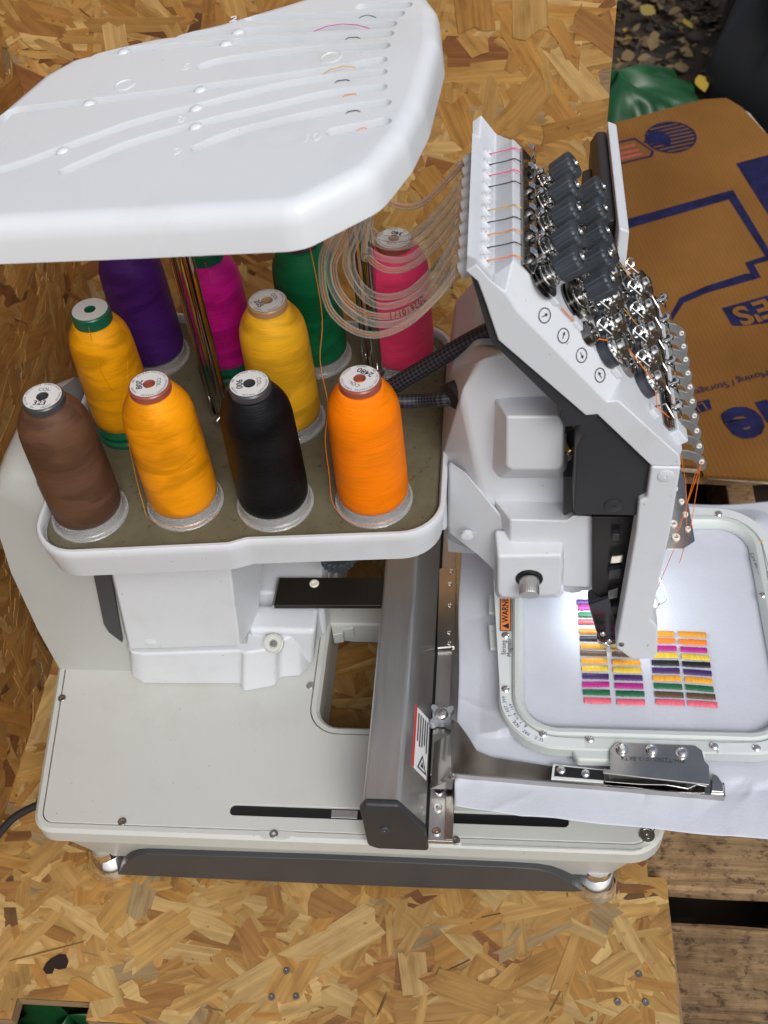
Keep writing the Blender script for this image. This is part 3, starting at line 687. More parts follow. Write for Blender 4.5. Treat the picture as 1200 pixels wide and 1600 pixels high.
link('slot_slide', box((-.150, -.2535, .1180), (.026, .0085, .002)), 'aluminium', base, bevel=.0006)
st = [(-0.3995, 0.0112), (-0.3868, 0.0363), (-0.3769, 0.0512), (-0.3663, 0.0614), (-0.3546, 0.0655), (-0.1770, 0.0699), (0.0125, 0.0685), (0.0374, 0.0664), (0.0512, 0.0603), (0.0629, 0.0478), (0.0832, 0.0188), (0.0739, 0.0163), (-0.0517, 0.0110), (-0.1842, 0.0086)]
for sy in (1, -1):
    link('side_strip', loft([[(x, sy*-.262, max(.010, z)) for x, z in st], [(x, sy*-.2790, max(.010, z)) for x, z in st]]), 'strip_grey', base, bevel=.0012)
for (x, y) in ((.098, -.2575), (-.413, -.2575), (.098, .2575), (-.413, .2575)):
    link('foot', lathe([(.0155, .040), (.0155, .0265), (.0170, .0255), (.0272, .0065), (.0276, .0045), (.0268, .0030), (.0250, .0008), (.001, .0008)], 32, place((x, y, 0))), 'chrome', base)
for p in [(-0.4675, -0.1327), (-0.3684, -0.2707), (-0.2161, -0.2774), (-0.2005, -0.1093), (-0.0411, -0.2769)]: screw(base, (p[0], p[1], .1204), r=.0044)
p = [(0.1377, -0.2649)][0]
link('socket_screw', lathe([(.0072, -.001), (.0072, .0012), (.0058, .0014), (.0052, -.0004), (.0034, -.0004), (.0030, .0012), (.0012, .0012), (.001, -.0015)], 24, place((p[0], p[1], .1208))), 'chrome', base)
link('raised_line', prism_z([(-0.0349, -0.2805), (0.1243, -0.2798), (0.1320, -0.2782), (0.1320, -0.2790), (0.1242, -0.2808), (-0.0349, -0.2818)], .1195, .1209), 'warm_white', base)
link('tab', prism_z([(-0.2316, -0.2741), (-0.1965, -0.2740), (-0.1971, -0.2787), (-0.2041, -0.2822), (-0.2254, -0.2824), (-0.2297, -0.2786)], .119, .1207), 'warm_white', base, bevel=.0004)

# --- rear column shell
cp = [(-0.4799, 0.1184), (-0.4806, 0.1922), (-0.4787, 0.2847), (-0.4721, 0.3418), (-0.4645, 0.4320)]
zt = .425
def col_sec(y, dx, zt):
    L = [(-.480, .1195), (-.4815, .19), (-.478, .29), (-.470, .35), (-.463, zt-.040), (-.455, zt-.018), (-.444, zt-.005), (-.430, zt), (-.4105, zt), (-.4105, .3600), (-.262, .3600), (-.262, .1195)]
    return [(x+(dx if x < -.415 else 0), y, z) for x, z in L]
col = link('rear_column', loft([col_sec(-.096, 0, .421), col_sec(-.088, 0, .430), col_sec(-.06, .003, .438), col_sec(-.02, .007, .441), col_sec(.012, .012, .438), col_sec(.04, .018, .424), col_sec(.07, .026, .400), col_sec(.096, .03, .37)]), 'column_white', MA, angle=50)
link('vent_gap', prism_y([(-0.3906, 0.3053), (-0.3734, 0.3057), (-0.3929, 0.1807), (-0.4026, 0.1989), (-0.4041, 0.2135)], -.1005, -.094), 'strip_grey', col)
pf = [(-0.3640, 0.3283), (-0.3809, 0.1852), (-0.2631, 0.1962), (-0.2495, 0.3323)]; pb = [(-0.3916, 0.3113), (-0.4106, 0.1661), (-0.2563, 0.1709), (-0.2255, 0.3139)]
link('pillar', frustum_y(pf, -.112, pb, -.06), 'white_plastic', col, bevel=.002)
kf = [(-.388, .183), (-.262, .19), (-.222, .186), (-.222, .121), (-.388, .121)]
sk = [(-0.4102, -0.0686), (-0.3962, -0.1041), (-0.3815, -0.1126), (-0.2765, -0.1106), (-0.2708, -0.1200), (-0.2381, -0.1119), (-0.2340, -0.1014), (-0.2135, -0.0992), (-0.2050, -0.0893), (-0.1968, -0.0509), (-0.1878, -0.0292), (-0.1911, 0.0015), (-0.3517, 0.0076), (-0.4168, -0.0208)]
sk2 = [(-0.3878, -0.1043), (-0.3817, -0.1098), (-0.3691, -0.1111), (-0.2678, -0.1046), (-0.2620, -0.1069), (-0.2314, -0.1006), (-0.2272, -0.0917), (-0.2085, -0.0800), (-0.2013, -0.0618), (-0.1915, -0.0399), (-0.1842, -0.0183), (-0.1851, 0.0036), (-0.3389, 0.0012), (-0.3970, -0.0524)]
link('skirt', loft([[(x, y, .1206) for x, y in sk], [(x, y, .176) for x, y in sk2]]), 'white_plastic', col, bevel=.003)
shf = [(-0.2507, 0.2298), (-0.2764, 0.0896), (-0.2201, 0.1164), (-0.1833, 0.1877), (-0.1743, 0.2314)]
link('shoulder', prism_y([(-.262, .122), (-.19, .122), (-.186, .180), (-.190, .197), (-.262, .197)], -.045, .06), 'white_plastic', col, bevel=.004)
link('ledge', prism_y([(-.262, .122), (-.20, .122), (-.19, .185), (-.262, .185)], -.085, -.05), 'white_plastic', col, bevel=.006)
p = [(-0.2337, -0.0960, 0.1785)][0]
M = place((p[0], p[1], .1775), (0, -.55, .83))
link('socket_ring', lathe([(.0105, -.004), (.0105, .0018), (.0092, .0022), (.0085, .0012), (.0045, .0012), (.0035, -.001), (.001, -.001)], 28, M), 'warm_white', col)
link('socket_bolt', lathe([(.0034, -.002), (.0034, .0004), (.002, .0004), (.0015, -.001), (.0004, -.001)], 18, M), 'dark_chrome', col)
p = [(-0.3557, -0.1130, 0.1990)][0]
link('screw_cap', lathe([(.0058, -.001), (.0058, .0006), (.0052, .0008), (.0008, .0008), (.0006, .0001)], 24, place((p[0], -.112, p[2]), (0, -1, .1))), 'white_plastic', col)

# --- free arm running out to the right below the carriage, with its dark slide plate
fa = link('free_arm', prism_y([(-.195, .085), (-.165, .080), (.118, .080), (.128, .090), (.128, .116), (-.195, .116)], -.026, .028), 'warm_white', MA, bevel=.003)
link('arm_flange', prism_z([(-0.1923, -0.0101), (-0.1850, -0.0379), (-0.1744, -0.0359), (-0.1735, -0.0307), (-0.1630, -0.0287), (-0.1609, -0.0200), (-0.1296, -0.0158), (-0.1010, -0.0152), (-0.1019, 0.0006), (-0.1932, -0.0012)], .095, .112), 'warm_white', fa, bevel=.001)
sp = [(-0.2321, -0.0304), (-0.1217, -0.0285), (-0.1136, -0.0284), (-0.1137, -0.0649), (-0.1190, -0.0650), (-0.2331, -0.0672)]
link('slide_plate', prism_z(sp, .199, .205), 'strip_dark' if 'strip_dark' in MATS else mat('strip_dark', (.030, .026, .021), .38, .6, var=.1).name, fa, bevel=.001)
link('plate_edge', prism_z([(-0.2352, -0.0669), (-0.2336, -0.0301), (-0.2322, -0.0301), (-0.2332, -0.0669)], .1985, .2050), 'aluminium', fa)
p = [(-0.1943, -0.0384)][0]; screw(fa, (p[0], p[1], .2054), r=.0050, m='ceramic', name='plate_screw')
gear = [(math.cos(t)*(.019 if i % 2 else .0165), math.sin(t)*(.019 if i % 2 else .0165)) for i, t in enumerate([2*math.pi*k/40 for k in range(40)])]
p = [(-0.1676, -0.0250)][0]
link('hand_wheel', prism_z([(p[0]+a, p[1]+b) for a, b in gear], .228, .240), 'knob_black', fa, bevel=.001)

# --- arm from the column forward under the tray
link('upper_arm', prism_y([(-.36, .30), (-.05, .315), (-.05, .392), (-.36, .392)], -.06, .075), 'white_plastic', col, bevel=.006)

# --- spool tray
TO = [(-.407, -.166), (-.230, -.153), (-.215, -.147), (-.048, -.137), (-.048, .137), (-.215, .15), (-.407, .168)]
TR = [.040, .02, .02, .040, .040, .1, .040]
def tray_out(d): return round_poly(offset_poly(TO, d), [max(.002, r-d) for r in TR], 8)
a0, a1, a2 = tray_out(0), tray_out(.0055), tray_out(.012)
tray = link('spool_tray', loft([[(x, y, .366) for x, y in tray_out(.010)], [(x, y, .369) for x, y in tray_out(.004)], [(x, y, .384) for x, y in tray_out(.002)], [(x, y, .397) for x, y in a0], [(x, y, .4035) for x, y in a0], [(x, y, .4055) for x, y in tray_out(.0015)], [(x, y, .4055) for x, y in tray_out(.004)], [(x, y, .4035) for x, y in a1], [(x, y, .394) for x, y in a1]]), 'white_plastic', MA, angle=50)
link('foam_mat', loft([[(x, y, .3942) for x, y in tray_out(.0068)], [(x, y, .3970) for x, y in tray_out(.0072)], [(x, y, .3985) for x, y in tray_out(.0095)]]), 'foam', tray, angle=20)
SPX = [(-.111, -.093), (-.198, -.098), (-.279, -.098), (-.363, -.112), (-.201, .006), (-.352, -.004), (-.097, .092), (-.183, .097), (-.269, .085), (-.348, .099)]
for (x, y) in ((-.317, -.050), (-.245, .045)):
    link('mat_hole', lathe([(.006, .0), (.006, .0005), (.001, .0005)], 20, place((x, y, .3984))), 'black', tray)

# --- canopy poles
for (x, y) in ((-.262, .012), (-.119, .071)):
    po = link('canopy_pole', tube([(x, y, .39), (x, y, .735+.11*(x+.1))], .0064, 24), 'shaft', MA)
    link('thin_rod', tube([(x-.0125, y+.003, .39), (x-.0125, y+.003, .700)], .0030, 16), 'shaft', po)
    link('collar', lathe([(.0072, 0), (.0078, .002), (.0078, .008), (.006, .0095), (.0052, .0095)], 24, place((x, y, .3985))), 'charcoal', po)
    link('clamp_screw', lathe([(.003, 0), (.0036, .003), (.0036, .009), (.001, .0095)], 16, place((x-.002, y-.008, .405), (-.3, -1, 0))), 'chrome', po)

# --- thread canopy: tilted slab with ten thread grooves
RT = .11
def cz(x): return .755+RT*(x+.1)
CO = [(-.042, .010), (-.046, .060), (-.062, .105), (-.110, .128), (-.165, .108), (-.217, .091), (-.310, .076), (-.330, .070), (-.352, .046), (-.372, -.004), (-.405, -.075), (-.408, -.120), (-.392, -.146), (-.331, -.159), (-.230, -.171), (-.130, -.182), (-.118, -.181), (-.075, -.150), (-.058, -.110), (-.049, -.070)]
CO = round_poly(CO[::-1], .03, 4)
if sum(CO[i-1][0]*CO[i][1]-CO[i][0]*CO[i-1][1] for i in range(len(CO))) < 0: CO = CO[::-1]
def can_sec(d, dz): return [(x, y, cz(x)+dz) for x, y in offset_poly(CO, d)]
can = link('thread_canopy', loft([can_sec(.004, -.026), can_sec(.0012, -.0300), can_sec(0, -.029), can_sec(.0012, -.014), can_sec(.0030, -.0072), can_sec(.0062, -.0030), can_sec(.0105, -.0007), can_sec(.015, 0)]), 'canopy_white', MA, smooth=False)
GR = [[(-0.1049, 0.0743), (-0.0888, 0.0700), (-0.0715, 0.0653)], [(-0.1920, 0.0851), (-0.1356, 0.0689), (-0.0763, 0.0527)], [(-0.2746, 0.0798), (-0.2352, 0.0728), (-0.1993, 0.0657), (-0.1382, 0.0505), (-0.0809, 0.0383)], [(-0.3297, 0.0626), (-0.3102, 0.0639), (-0.2881, 0.0624), (-0.2038, 0.0490), (-0.1412, 0.0357), (-0.0821, 0.0242)],
      [(-0.2155, 0.0167), (-0.2032, 0.0207), (-0.1675, 0.0206), (-0.1249, 0.0164), (-0.0835, 0.0068)], [(-0.3610, -0.0226), (-0.3564, -0.0104), (-0.3353, -0.0104), (-0.2962, -0.0126), (-0.2122, -0.0154), (-0.1348, -0.0164), (-0.0842, -0.0131)], [(-0.3564, -0.0961), (-0.3261, -0.0879), (-0.2992, -0.0749), (-0.2519, -0.0526), (-0.2098, -0.0423), (-0.1599, -0.0306), (-0.1200, -0.0276), (-0.0829, -0.0302)],
      [(-0.2881, -0.1042), (-0.2696, -0.0921), (-0.2458, -0.0787), (-0.2050, -0.0668), (-0.1560, -0.0571), (-0.1176, -0.0497), (-0.0813, -0.0512)], [(-0.1978, -0.0972), (-0.1859, -0.0892), (-0.1654, -0.0815), (-0.1277, -0.0742), (-0.1025, -0.0711), (-0.0771, -0.0720)], [(-0.1071, -0.0990), (-0.0916, -0.0975), (-0.0754, -0.0954)]]
cutters = []
for g in GR:
    path = catmull([(x, y, 0) for x, y in g], 6); W = .0050
    nrm = []
    for i in range(len(path)):
        t = (path[min(i+1, len(path)-1)]-path[max(0, i-1)]).normalized(); nrm.append(Vector((-t.y, t.x, 0)))
    t0 = (path[1]-path[0]).normalized(); t1 = (path[-1]-path[-2]).normalized()
    left = [p+n_*W for p, n_ in zip(path, nrm)]; right = [p-n_*W for p, n_ in zip(path, nrm)]
    def capp(c, n_, t): return [c+n_*(W*math.cos(a))+t*(W*math.sin(a)) for a in (R(30), R(60), R(90), R(120), R(150))]
    out = left+capp(path[-1], nrm[-1], t1)+right[::-1]+capp(path[0], -nrm[0], -t0)
    cc = sum(out, Vector())/len(out)
    inner = []
    for p in out:   # narrower groove floor gives sloping walls
        q = min(path, key=lambda s_: (s_-p).length); inner.append(q+(p-q)*.86)
    cutters.append(loft([[(p.x, p.y, cz(p.x)-.0088) for p in inner], [(p.x, p.y, cz(p.x)-.0045) for p in [q*.35+p*.65 for q, p in zip(inner, out)]], [(p.x, p.y, cz(p.x)+.0002) for p in out], [(p.x, p.y, cz(p.x)+.004) for p in out]]))
cut(can, cutters)
for p_ in can.data.polygons: p_.use_smooth = True
can.data.set_sharp_from_angle(angle=R(24))
b = can.modifiers.new('bevel', 'BEVEL'); b.width = .0005; b.segments = 2; b.limit_method = 'ANGLE'; b.angle_limit = R(40)
wn = can.modifiers.new('wn', 'WEIGHTED_NORMAL'); wn.keep_sharp = False; wn.weight = 80
for p in [(-0.1977, 0.0631), (-0.2043, 0.0471), (-0.2870, 0.0590), (-0.2954, -0.0146), (-0.2114, -0.0184), (-0.2092, -0.0442), (-0.2978, -0.0769), (-0.2049, -0.0686)]:
    link('thread_clip', lathe([(.0001, .0026), (.0026, .0023), (.0042, .0013), (.0052, -.0008), (.0056, -.0075), (.001, -.008)][::-1], 20, place((p[0], p[1], cz(p[0])-.0010), (-RT, 0, 1))), 'canopy_white', can)
for p in [(-0.2727, 0.0048), (-0.1200, 0.0010)]:
    link('canopy_button', lathe([(.0078, -.001), (.0078, .0004), (.0070, .0006), (.0066, .0001), (.0055, .0001), (.0002, .0004)], 26, place((p[0], p[1], cz(p[0])), (-RT, 0, 1))), 'canopy_white', can)
for s, p in zip(('2', '5', '9', '10', '8'), [(-0.2047, 0.0861), (-0.2291, 0.0196), (-0.2120, -0.0985), (-0.1216, -0.1032), (-0.2178, -0.0570)]):
    x = Vector((1, 0, RT)).normalized(); yv = Vector((0, 1, 0)); M = Matrix((x, yv, x.cross(yv))).transposed().to_4x4(); M.translation = (p[0], p[1], cz(p[0])+.0001)
    link('embossed_number', text_me(s, .013, M, extrude=.0003), 'canopy_white', can)
def groove_thread(px, m, lift=.0028):
    P = [(x, y, cz(x)) for x, y in px]; k = len(P)
    return link('thread', tube([Vector(p)+Vector((0, 0, -.0016+lift*math.sin(math.pi*i/(k-1)))) for i, p in enumerate(P)], .00030, 6), m, can)
for px, m in (([(-0.1079, 0.0559), (-0.1033, 0.0569), (-0.0985, 0.0559), (-0.0936, 0.0533), (-0.0891, 0.0498)], 't_green'), ([(-0.1385, 0.0486), (-0.1286, 0.0495), (-0.1166, 0.0477), (-0.1045, 0.0439), (-0.0917, 0.0359)], 't_magenta'), ([(-0.1152, 0.0249), (-0.1097, 0.0256), (-0.1036, 0.0242), (-0.0974, 0.0213)], 't_black'),
              ([(-0.1258, -0.0199), (-0.1189, -0.0174), (-0.1101, -0.0163), (-0.1033, -0.0174), (-0.0968, -0.0210)], 't_yellow'), ([(-0.1168, -0.0372), (-0.1113, -0.0353), (-0.1056, -0.0351), (-0.0988, -0.0379)], 't_black'), ([(-0.1093, -0.0586), (-0.1040, -0.0559), (-0.0984, -0.0557), (-0.0931, -0.0580)], 't_amber'),
              ([(-0.1045, -0.0802), (-0.0996, -0.0782), (-0.0942, -0.0780), (-0.0885, -0.0811)], 't_black'), ([(-0.0948, -0.1028), (-0.0904, -0.1016), (-0.0872, -0.1009), (-0.0834, -0.1026)], 't_orange')):
    groove_thread(px, m)

# --- moving carriage beam across the base, with rail, bracket and hoop arm
bp_ = [(-.1215, .127), (-.1215, .207), (-.1195, .2095), (-.0905, .2095), (-.0875, .2075), (-.0685, .164), (-.0685, .127)]
beam = link('carriage_beam', prism_y(bp_, -.2835, .2835), 'aluminium', MA, bevel=.0022)
ec = [(-.1235, .129), (-.1245, .202), (-.1195, .2120), (-.0890, .2120), (-.0670, .166), (-.0660, .1225), (-.114, .1225)]
for s in (1, -1):
    link('end_cap', prism_y(ec, s*-.2820, s*-.2900), 'charcoal', beam, bevel=.003)
screw(beam, (-.104, -.2902, .166), (0, -1, 0), r=.0052, m='knob_black', name='cap_screw')
rail = link('rail', prism_z([(-.0655, -.292), (-.0425, -.292), (-.0425, .286), (-.0655, .286)], .1440, .1500), 'aluminium', beam, bevel=.0006)
link('rail_lip', prism_z([(-.0505, -.2915), (-.0425, -.2915), (-.0425, .286), (-.0505, .286)], .1502, .1530), 'plate_steel', beam, bevel=.0005)
link('rail_channel', box((-.067, 0, .137), (.004, .56, .022)), 'black', beam)
for p in [(-0.0572, -0.2420), (-0.0577, -0.2591), (-0.0579, -0.2827)]:
    screw(beam, (p[0], p[1], .1508), r=.0042, m='chrome', name='rail_screw')
bk_ = [(-0.0682, 0.0231), (-0.0492, 0.0252), (-0.0472, -0.0801), (-0.0657, -0.0822)]
link('bracket_plate', prism_z(bk_, .1532, .1560), 'plate_steel', beam, bevel=.0006)
for p in [(-0.0547, 0.0197), (-0.0554, 0.0019), (-0.0544, -0.0274), (-0.0538, -0.0625), (-0.0533, -0.0763)]: screw(beam, (p[0], p[1], .1563), r=.0026, m='chrome', name='bracket_screw')
bl_ = [(-0.0659, -0.1779), (-0.0453, -0.1737), (-0.0459, -0.2292), (-0.0658, -0.2312)]
link('arm_block', prism_z(bl_, .1535, .1610), 'plate_steel', beam, bevel=.0012)
p = [(-0.0564, -0.2212)][0]; screw(beam, (p[0], p[1], .1622), r=.0046, m='chrome', name='arm_screw')
# four-lobed grip
p = [(-0.0569, -0.1711)][0]
star = []
for i in range(48):
    t = 2*math.pi*i/48+R(42); r_ = .0092+.0060*max(0, math.cos(4*t-R(168)))**1.0; star.append((p[0]+r_*math.cos(t), p[1]+r_*math.sin(t)))
mat('grip_clear', (.40, .42, .46), .25, trans=.35)
sk_ = link('star_knob', prism_z(star, .162, .1715), 'grip_clear', beam, bevel=.0022)
link('knob_dome', lathe([(.0068, 0), (.0066, .0018), (.005, .0036), (.0025, .0044), (.0002, .0046)], 24, place((p[0], p[1], .1712))), 'chrome', beam)
link('knob_shaft', tube([(p[0], p[1], .150), (p[0], p[1], .165)], .003, 12), 'chrome', beam)
# warning label on the sloping flank of the beam
nf = Vector((.0435, 0, .019)).normalized(); up_ = Vector((-.019, 0, .0435)).normalized(); along = Vector((0, -1, 0))
def flank(y, t): return Vector((-.0875, y, .2075))+Vector((.019, 0, -.0435))*t
lab = [(-.175, .28), (-.240, .28), (-.240, .95), (-.175, .95)]
link('warning_label', pyd([flank(y, t)+nf*.0008 for y, t in lab], [(0, 1, 2, 3)], fix=False), 'label_paper', beam, smooth=False)
link('label_red_band', pyd([flank(y, t)+nf*.0012 for y, t in [(-.175, .28), (-.240, .28), (-.240, .38), (-.175, .38)]], [(0, 1, 2, 3)], fix=False), 'red_print', beam, smooth=False)
tri = [flank(-.236, .52), flank(-.236, .92), flank(-.219, .72)]; trc = sum(tri, Vector())/3
link('label_triangle', pyd([q+nf*.0013 for q in tri]+[trc+(q-trc)*.72+nf*.0013 for q in tri]+[trc+(q-trc)*.35+nf*.0014 for q in tri], [(0, 1, 4, 3), (1, 2, 5, 4), (2, 0, 3, 5), (6, 7, 8)], fix=False), 'ink', beam, smooth=False)
link('label_text_lines', join_me([pyd([flank(y, t)+nf*.0012 for y, t in [(-.180, t0), (e_, t0), (e_, t0+.05), (-.180, t0+.05)]], [(0, 1, 2, 3)], fix=False) for t0, e_ in ((.44, -.210), (.54, -.214), (.64, -.212), (.74, -.208), (.84, -.214))]), 'cap_grey', beam, smooth=False)
# hoop arm: thin polished plate reaching right along the near side of the hoop
arm = [(-0.0470, -0.1887), (-0.0397, -0.1898), (-0.0296, -0.2047), (-0.0215, -0.2193), (-0.0077, -0.2255), (0.0462, -0.2329), (0.1610, -0.2354), (0.2006, -0.2442), (0.2001, -0.2573), (-0.0444, -0.2445)]
ha = link('hoop_arm', prism_z(arm, .1872, .1890), 'arm_steel', MA, bevel=.0004)
link('arm_web', loft([[(-.0655, -.245, .1600), (-.0640, -.195, .1600), (-.0445, -.195, .1600), (-.0445, -.245, .1600)], [(-.0440, -.249, .1885), (-.0440, -.20, .1885), (-.0420, -.20, .1885), (-.0420, -.249, .1885)]]), 'plate_steel', ha, bevel=.0006)
link('arm_fold', loft([[(a_[0], a_[1]-.0004, z) for a_, z in zip([[(-0.0445, -0.2441)][0], [(0.1998, -0.2576)][0], [(0.1998, -0.2576)][0], [(-0.0445, -0.2441)][0]], (.181, .181, .1895, .1895))], [(a_[0], a_[1]+.0012, z) for a_, z in zip([[(-0.0445, -0.2441)][0], [(0.1998, -0.2576)][0], [(0.1998, -0.2576)][0], [(-0.0445, -0.2441)][0]], (.181, .181, .1895, .1895))]]), 'plate_steel', ha)
link('clip_plate', prism_z([(0.0485, -0.2316), (0.0951, -0.2358), (0.0932, -0.2493), (0.0464, -0.2472)], .1891, .1912), 'hoop_strip', ha, bevel=.0006)
link('clip_strip', prism_z([(0.0507, -0.2341), (0.0979, -0.2377), (0.0962, -0.2473), (0.0493, -0.2445)], .1913, .1920), 'black', ha, bevel=.0002)
for p in [(0.0558, -0.2387), (0.0776, -0.2412)]: link('clip_screw', lathe([(.0044, 0), (.0043, .001), (.0032, .0024), (.0014, .0029), (.0002, .003)], 20, place((p[0], p[1], .1919))), 'chrome', ha)
q = [(0.0949, -0.2366), (0.0943, -0.2488), (0.1262, -0.2381), (0.1253, -0.2509), (0.1489, -0.2386), (0.1477, -0.2526), (0.1685, -0.2398), (0.1671, -0.2538), (0.1761, -0.2377), (0.1746, -0.2516), (0.1851, -0.2380), (0.1835, -0.2519)]
zz = [.1915, .1925, .196, .1925, .197, .194]
sp_v = []; 
for i in range(6):
    a_, b_ = q[2*i], q[2*i+1]
    sp_v.append([(a_[0], a_[1], zz[i]), (b_[0], b_[1], zz[i]), (b_[0], b_[1], zz[i]+.0012), (a_[0], a_[1], zz[i]+.0012)])
link('clip_spring', loft(sp_v), 'chrome', ha, bevel=.0003)
link('arm_tip', loft([[(x, y, .189) for x, y in [(0.1902, -0.2370), (0.1956, -0.2393), (0.2001, -0.2480), (0.1996, -0.2567), (0.1869, -0.2560)]], [(x, y, .1935) for x, y in [(0.1903, -0.2373), (0.1946, -0.2397), (0.1981, -0.2471), (0.1976, -0.2559), (0.1871, -0.2556)]]]), 'plate_steel', ha, bevel=.001)
# power cord
link('power_cord', tube(catmull([(-.60, -.30, .012), (-.55, -.262, .02), (-.515, -.235, .045), (-.475, -.222, .060), (-.45, -.22, .062)], 10), .0042, 12), 'rubber', MA)
link('cord_grommet', tube([(-.487, -.2245, .0575), (-.455, -.22, .062)], .0068, 14), 'rubber', MA)

# ------------------------------------------------------------------ needle head (moves sideways) and fixed sewing head
HT = Vector((.5876, 0, -.8092)); HN = Vector((.8092, 0, .5876)); HP = Vector((.015, 0, .66))
def hpt(s, y, off=0.0): return HP+HT*s+HN*off+Vector((0, y, 0))
YN, YC = -.140, -.122
low_px = [(-0.0247, 0.6750), (-0.0169, 0.6666), (-0.0111, 0.6465), (-0.0033, 0.6164), (0.0609, 0.5441), (0.0691, 0.5453), (0.1133, 0.4912), (0.1359, 0.4906)]
up_px = [(0.1335, 0.5025), (0.0832, 0.5593), (0.0751, 0.5581), (0.0095, 0.6418), (0.0016, 0.6569), (-0.0068, 0.6659), (-0.0175, 0.6810)]
up1 = [(.1392, .490), (.0935, .553), (.0856, .563), (.0165, .659), (.0065, .6705), (-.0065, .6575), (-.0185, .6720)]
s_out = low_px+up_px; s_in = low_px+up1
head = link('needle_head', loft([[(x, YN, z) for x, z in s_out], [(x, YC, z) for x, z in s_in], [(x, .030, z) for x, z in s_in], [(x, .048, z) for x, z in s_out]]), 'white_plastic', MA, bevel=.0016)
gas = [(-0.0216, 0.6689), (-0.0196, 0.6605), (-0.0091, 0.6148), (-0.0047, 0.6073), (0.0427, 0.5468), (0.0417, 0.5390), (0.0473, 0.5290), (0.0604, 0.5310), (0.0720, 0.5402), (0.0610, 0.5448), (-0.0016, 0.6153), (-0.0090, 0.6433), (-0.0153, 0.6636)]
link('head_gasket', prism_y(gas, -.1365, .044), 'charcoal', head, bevel=.0015)
dk = [(0.0697, 0.5409), (0.1153, 0.4864), (0.1156, 0.4488), (0.1101, 0.4441), (0.1103, 0.4262), (0.0614, 0.4272), (0.0581, 0.4312), (0.0563, 0.5045), (0.0607, 0.5197), (0.0565, 0.5264)]
link('dark_panel', prism_y(dk, -.1345, -.10), 'charcoal', head, bevel=.002)
leg = [(0.1134, 0.4905), (0.1360, 0.4899), (0.1367, 0.4127), (0.1338, 0.2919), (0.1412, 0.2803), (0.1453, 0.2374), (0.1421, 0.2287), (0.1221, 0.2280), (0.1064, 0.2465), (0.1093, 0.4156), (0.1080, 0.4508), (0.1136, 0.4546)]
link('needle_case_side', prism_y(leg, YN-.0004, -.119), 'white_plastic', head, bevel=.0022)
link('needle_case_front', loft([[(.113, -.1188, .250), (.122, -.1188, .245), (.134, -.1188, .47), (.120, -.1188, .47)], [(.113, .046, .250), (.122, .046, .245), (.134, .046, .47), (.120, .046, .47)]]), 'white_plastic', head, bevel=.002)
for px, nm in (([(0.1255, 0.4805)], 'screw_cap'), ):
    link(nm, lathe([(.0062, -.001), (.0062, .0005), (.0056, .0008), (.0012, .0008), (.0008, -.0006)], 26, place((px[0][0], YN-.0006, px[0][1]), (0, -1, 0))), 'white_plastic', head)
px = [(0.0893, 0.4391)][0]
link('screw_cap', lathe([(.0072, -.001), (.0072, .0005), (.0066, .0008), (.0012, .0008), (.0008, -.0006)], 26, place((px[0], -.1347, px[1]), (0, -1, 0))), 'charcoal', head)
px = [(0.1110, 0.2533)][0]; screw(head, (px[0], -.1408, px[1]), (0, -1, 0), r=.0026, m='dark_chrome', name='leg_screw')
core = [(0.0763, 0.3983), (0.1141, 0.3987), (0.1189, 0.3118), (0.1178, 0.2321), (0.1094, 0.2318), (0.0958, 0.2775), (0.0828, 0.2967)]
link('gap_shade_slab', prism_y(core, -.112, -.098), 'black', head, bevel=.001)  # black slab painting in the shade of the gap by the needle bars
for k, (px, nm) in enumerate((([(0.0941, 0.3828), (0.1011, 0.3829), (0.1007, 0.3743), (0.0943, 0.3742)], 'bar_clip'), ([(0.0953, 0.3533), (0.1061, 0.3553), (0.1059, 0.3446), (0.0950, 0.3426)], 'bar_clip'), ([(0.0952, 0.3326), (0.1061, 0.3356), (0.1062, 0.3218), (0.0950, 0.3206)], 'bar_clip'), ([(0.0964, 0.3027), (0.1051, 0.3077), (0.1057, 0.2933), (0.0979, 0.2902)], 'bar_clip'), ([(0.1005, 0.2785), (0.1085, 0.2807), (0.1089, 0.2687), (0.1020, 0.2665)], 'bar_clip'))):
    link(nm, prism_y(px, -.1175, -.108), 'dark_chrome' if k % 2 else 'charcoal', head, bevel=.0008)
for i in range(10):
    y = -.105+.0142*i
    nb = link('needle_bar', tube([(.106, y, .45), (.106, y, .262)], .0020, 10), 'chrome', MA)
    link('needle', tube([(.106, y, .264), (.106, y, .236), (.106, y, .231)], lambda t: .0006 if t < .9 else .0001, 8), 'chrome', nb)
# thread guide plate with ceramic eyelets in front of the needles
gpz = .36
link('guide_plate', prism_z(round_poly([(0.1392, -0.1142), (0.1555, -0.1140), (0.1673, -0.1045), (0.1670, -0.0921), (0.1651, -0.0284), (0.1582, 0.0084), (0.1500, 0.0084)], .003, 3), gpz-.0012, gpz), 'plate_steel', head, bevel=.0004)
def eyelet(p, r, parent, d=(0, 0, 1), nm='eyelet', m='ceramic'):
    return link(nm, lathe([(r*.45, -.0012), (r*.9, -.0012), (r, 0), (r*.9, .0012), (r*.6, .0013), (r*.45, .0006), (r*.45, -.0012)], 20, place(p, d)), m, parent)
for p in [(0.1561, -0.0437), (0.1602, -0.0592), (0.1620, -0.0744), (0.1625, -0.0915)]: eyelet((p[0], p[1], .3606), .0026, head, m='ceramic')
for p in [(0.1504, -0.0857), (0.1512, -0.1012)]: eyelet((p[0], p[1], .3608), .0038, head)
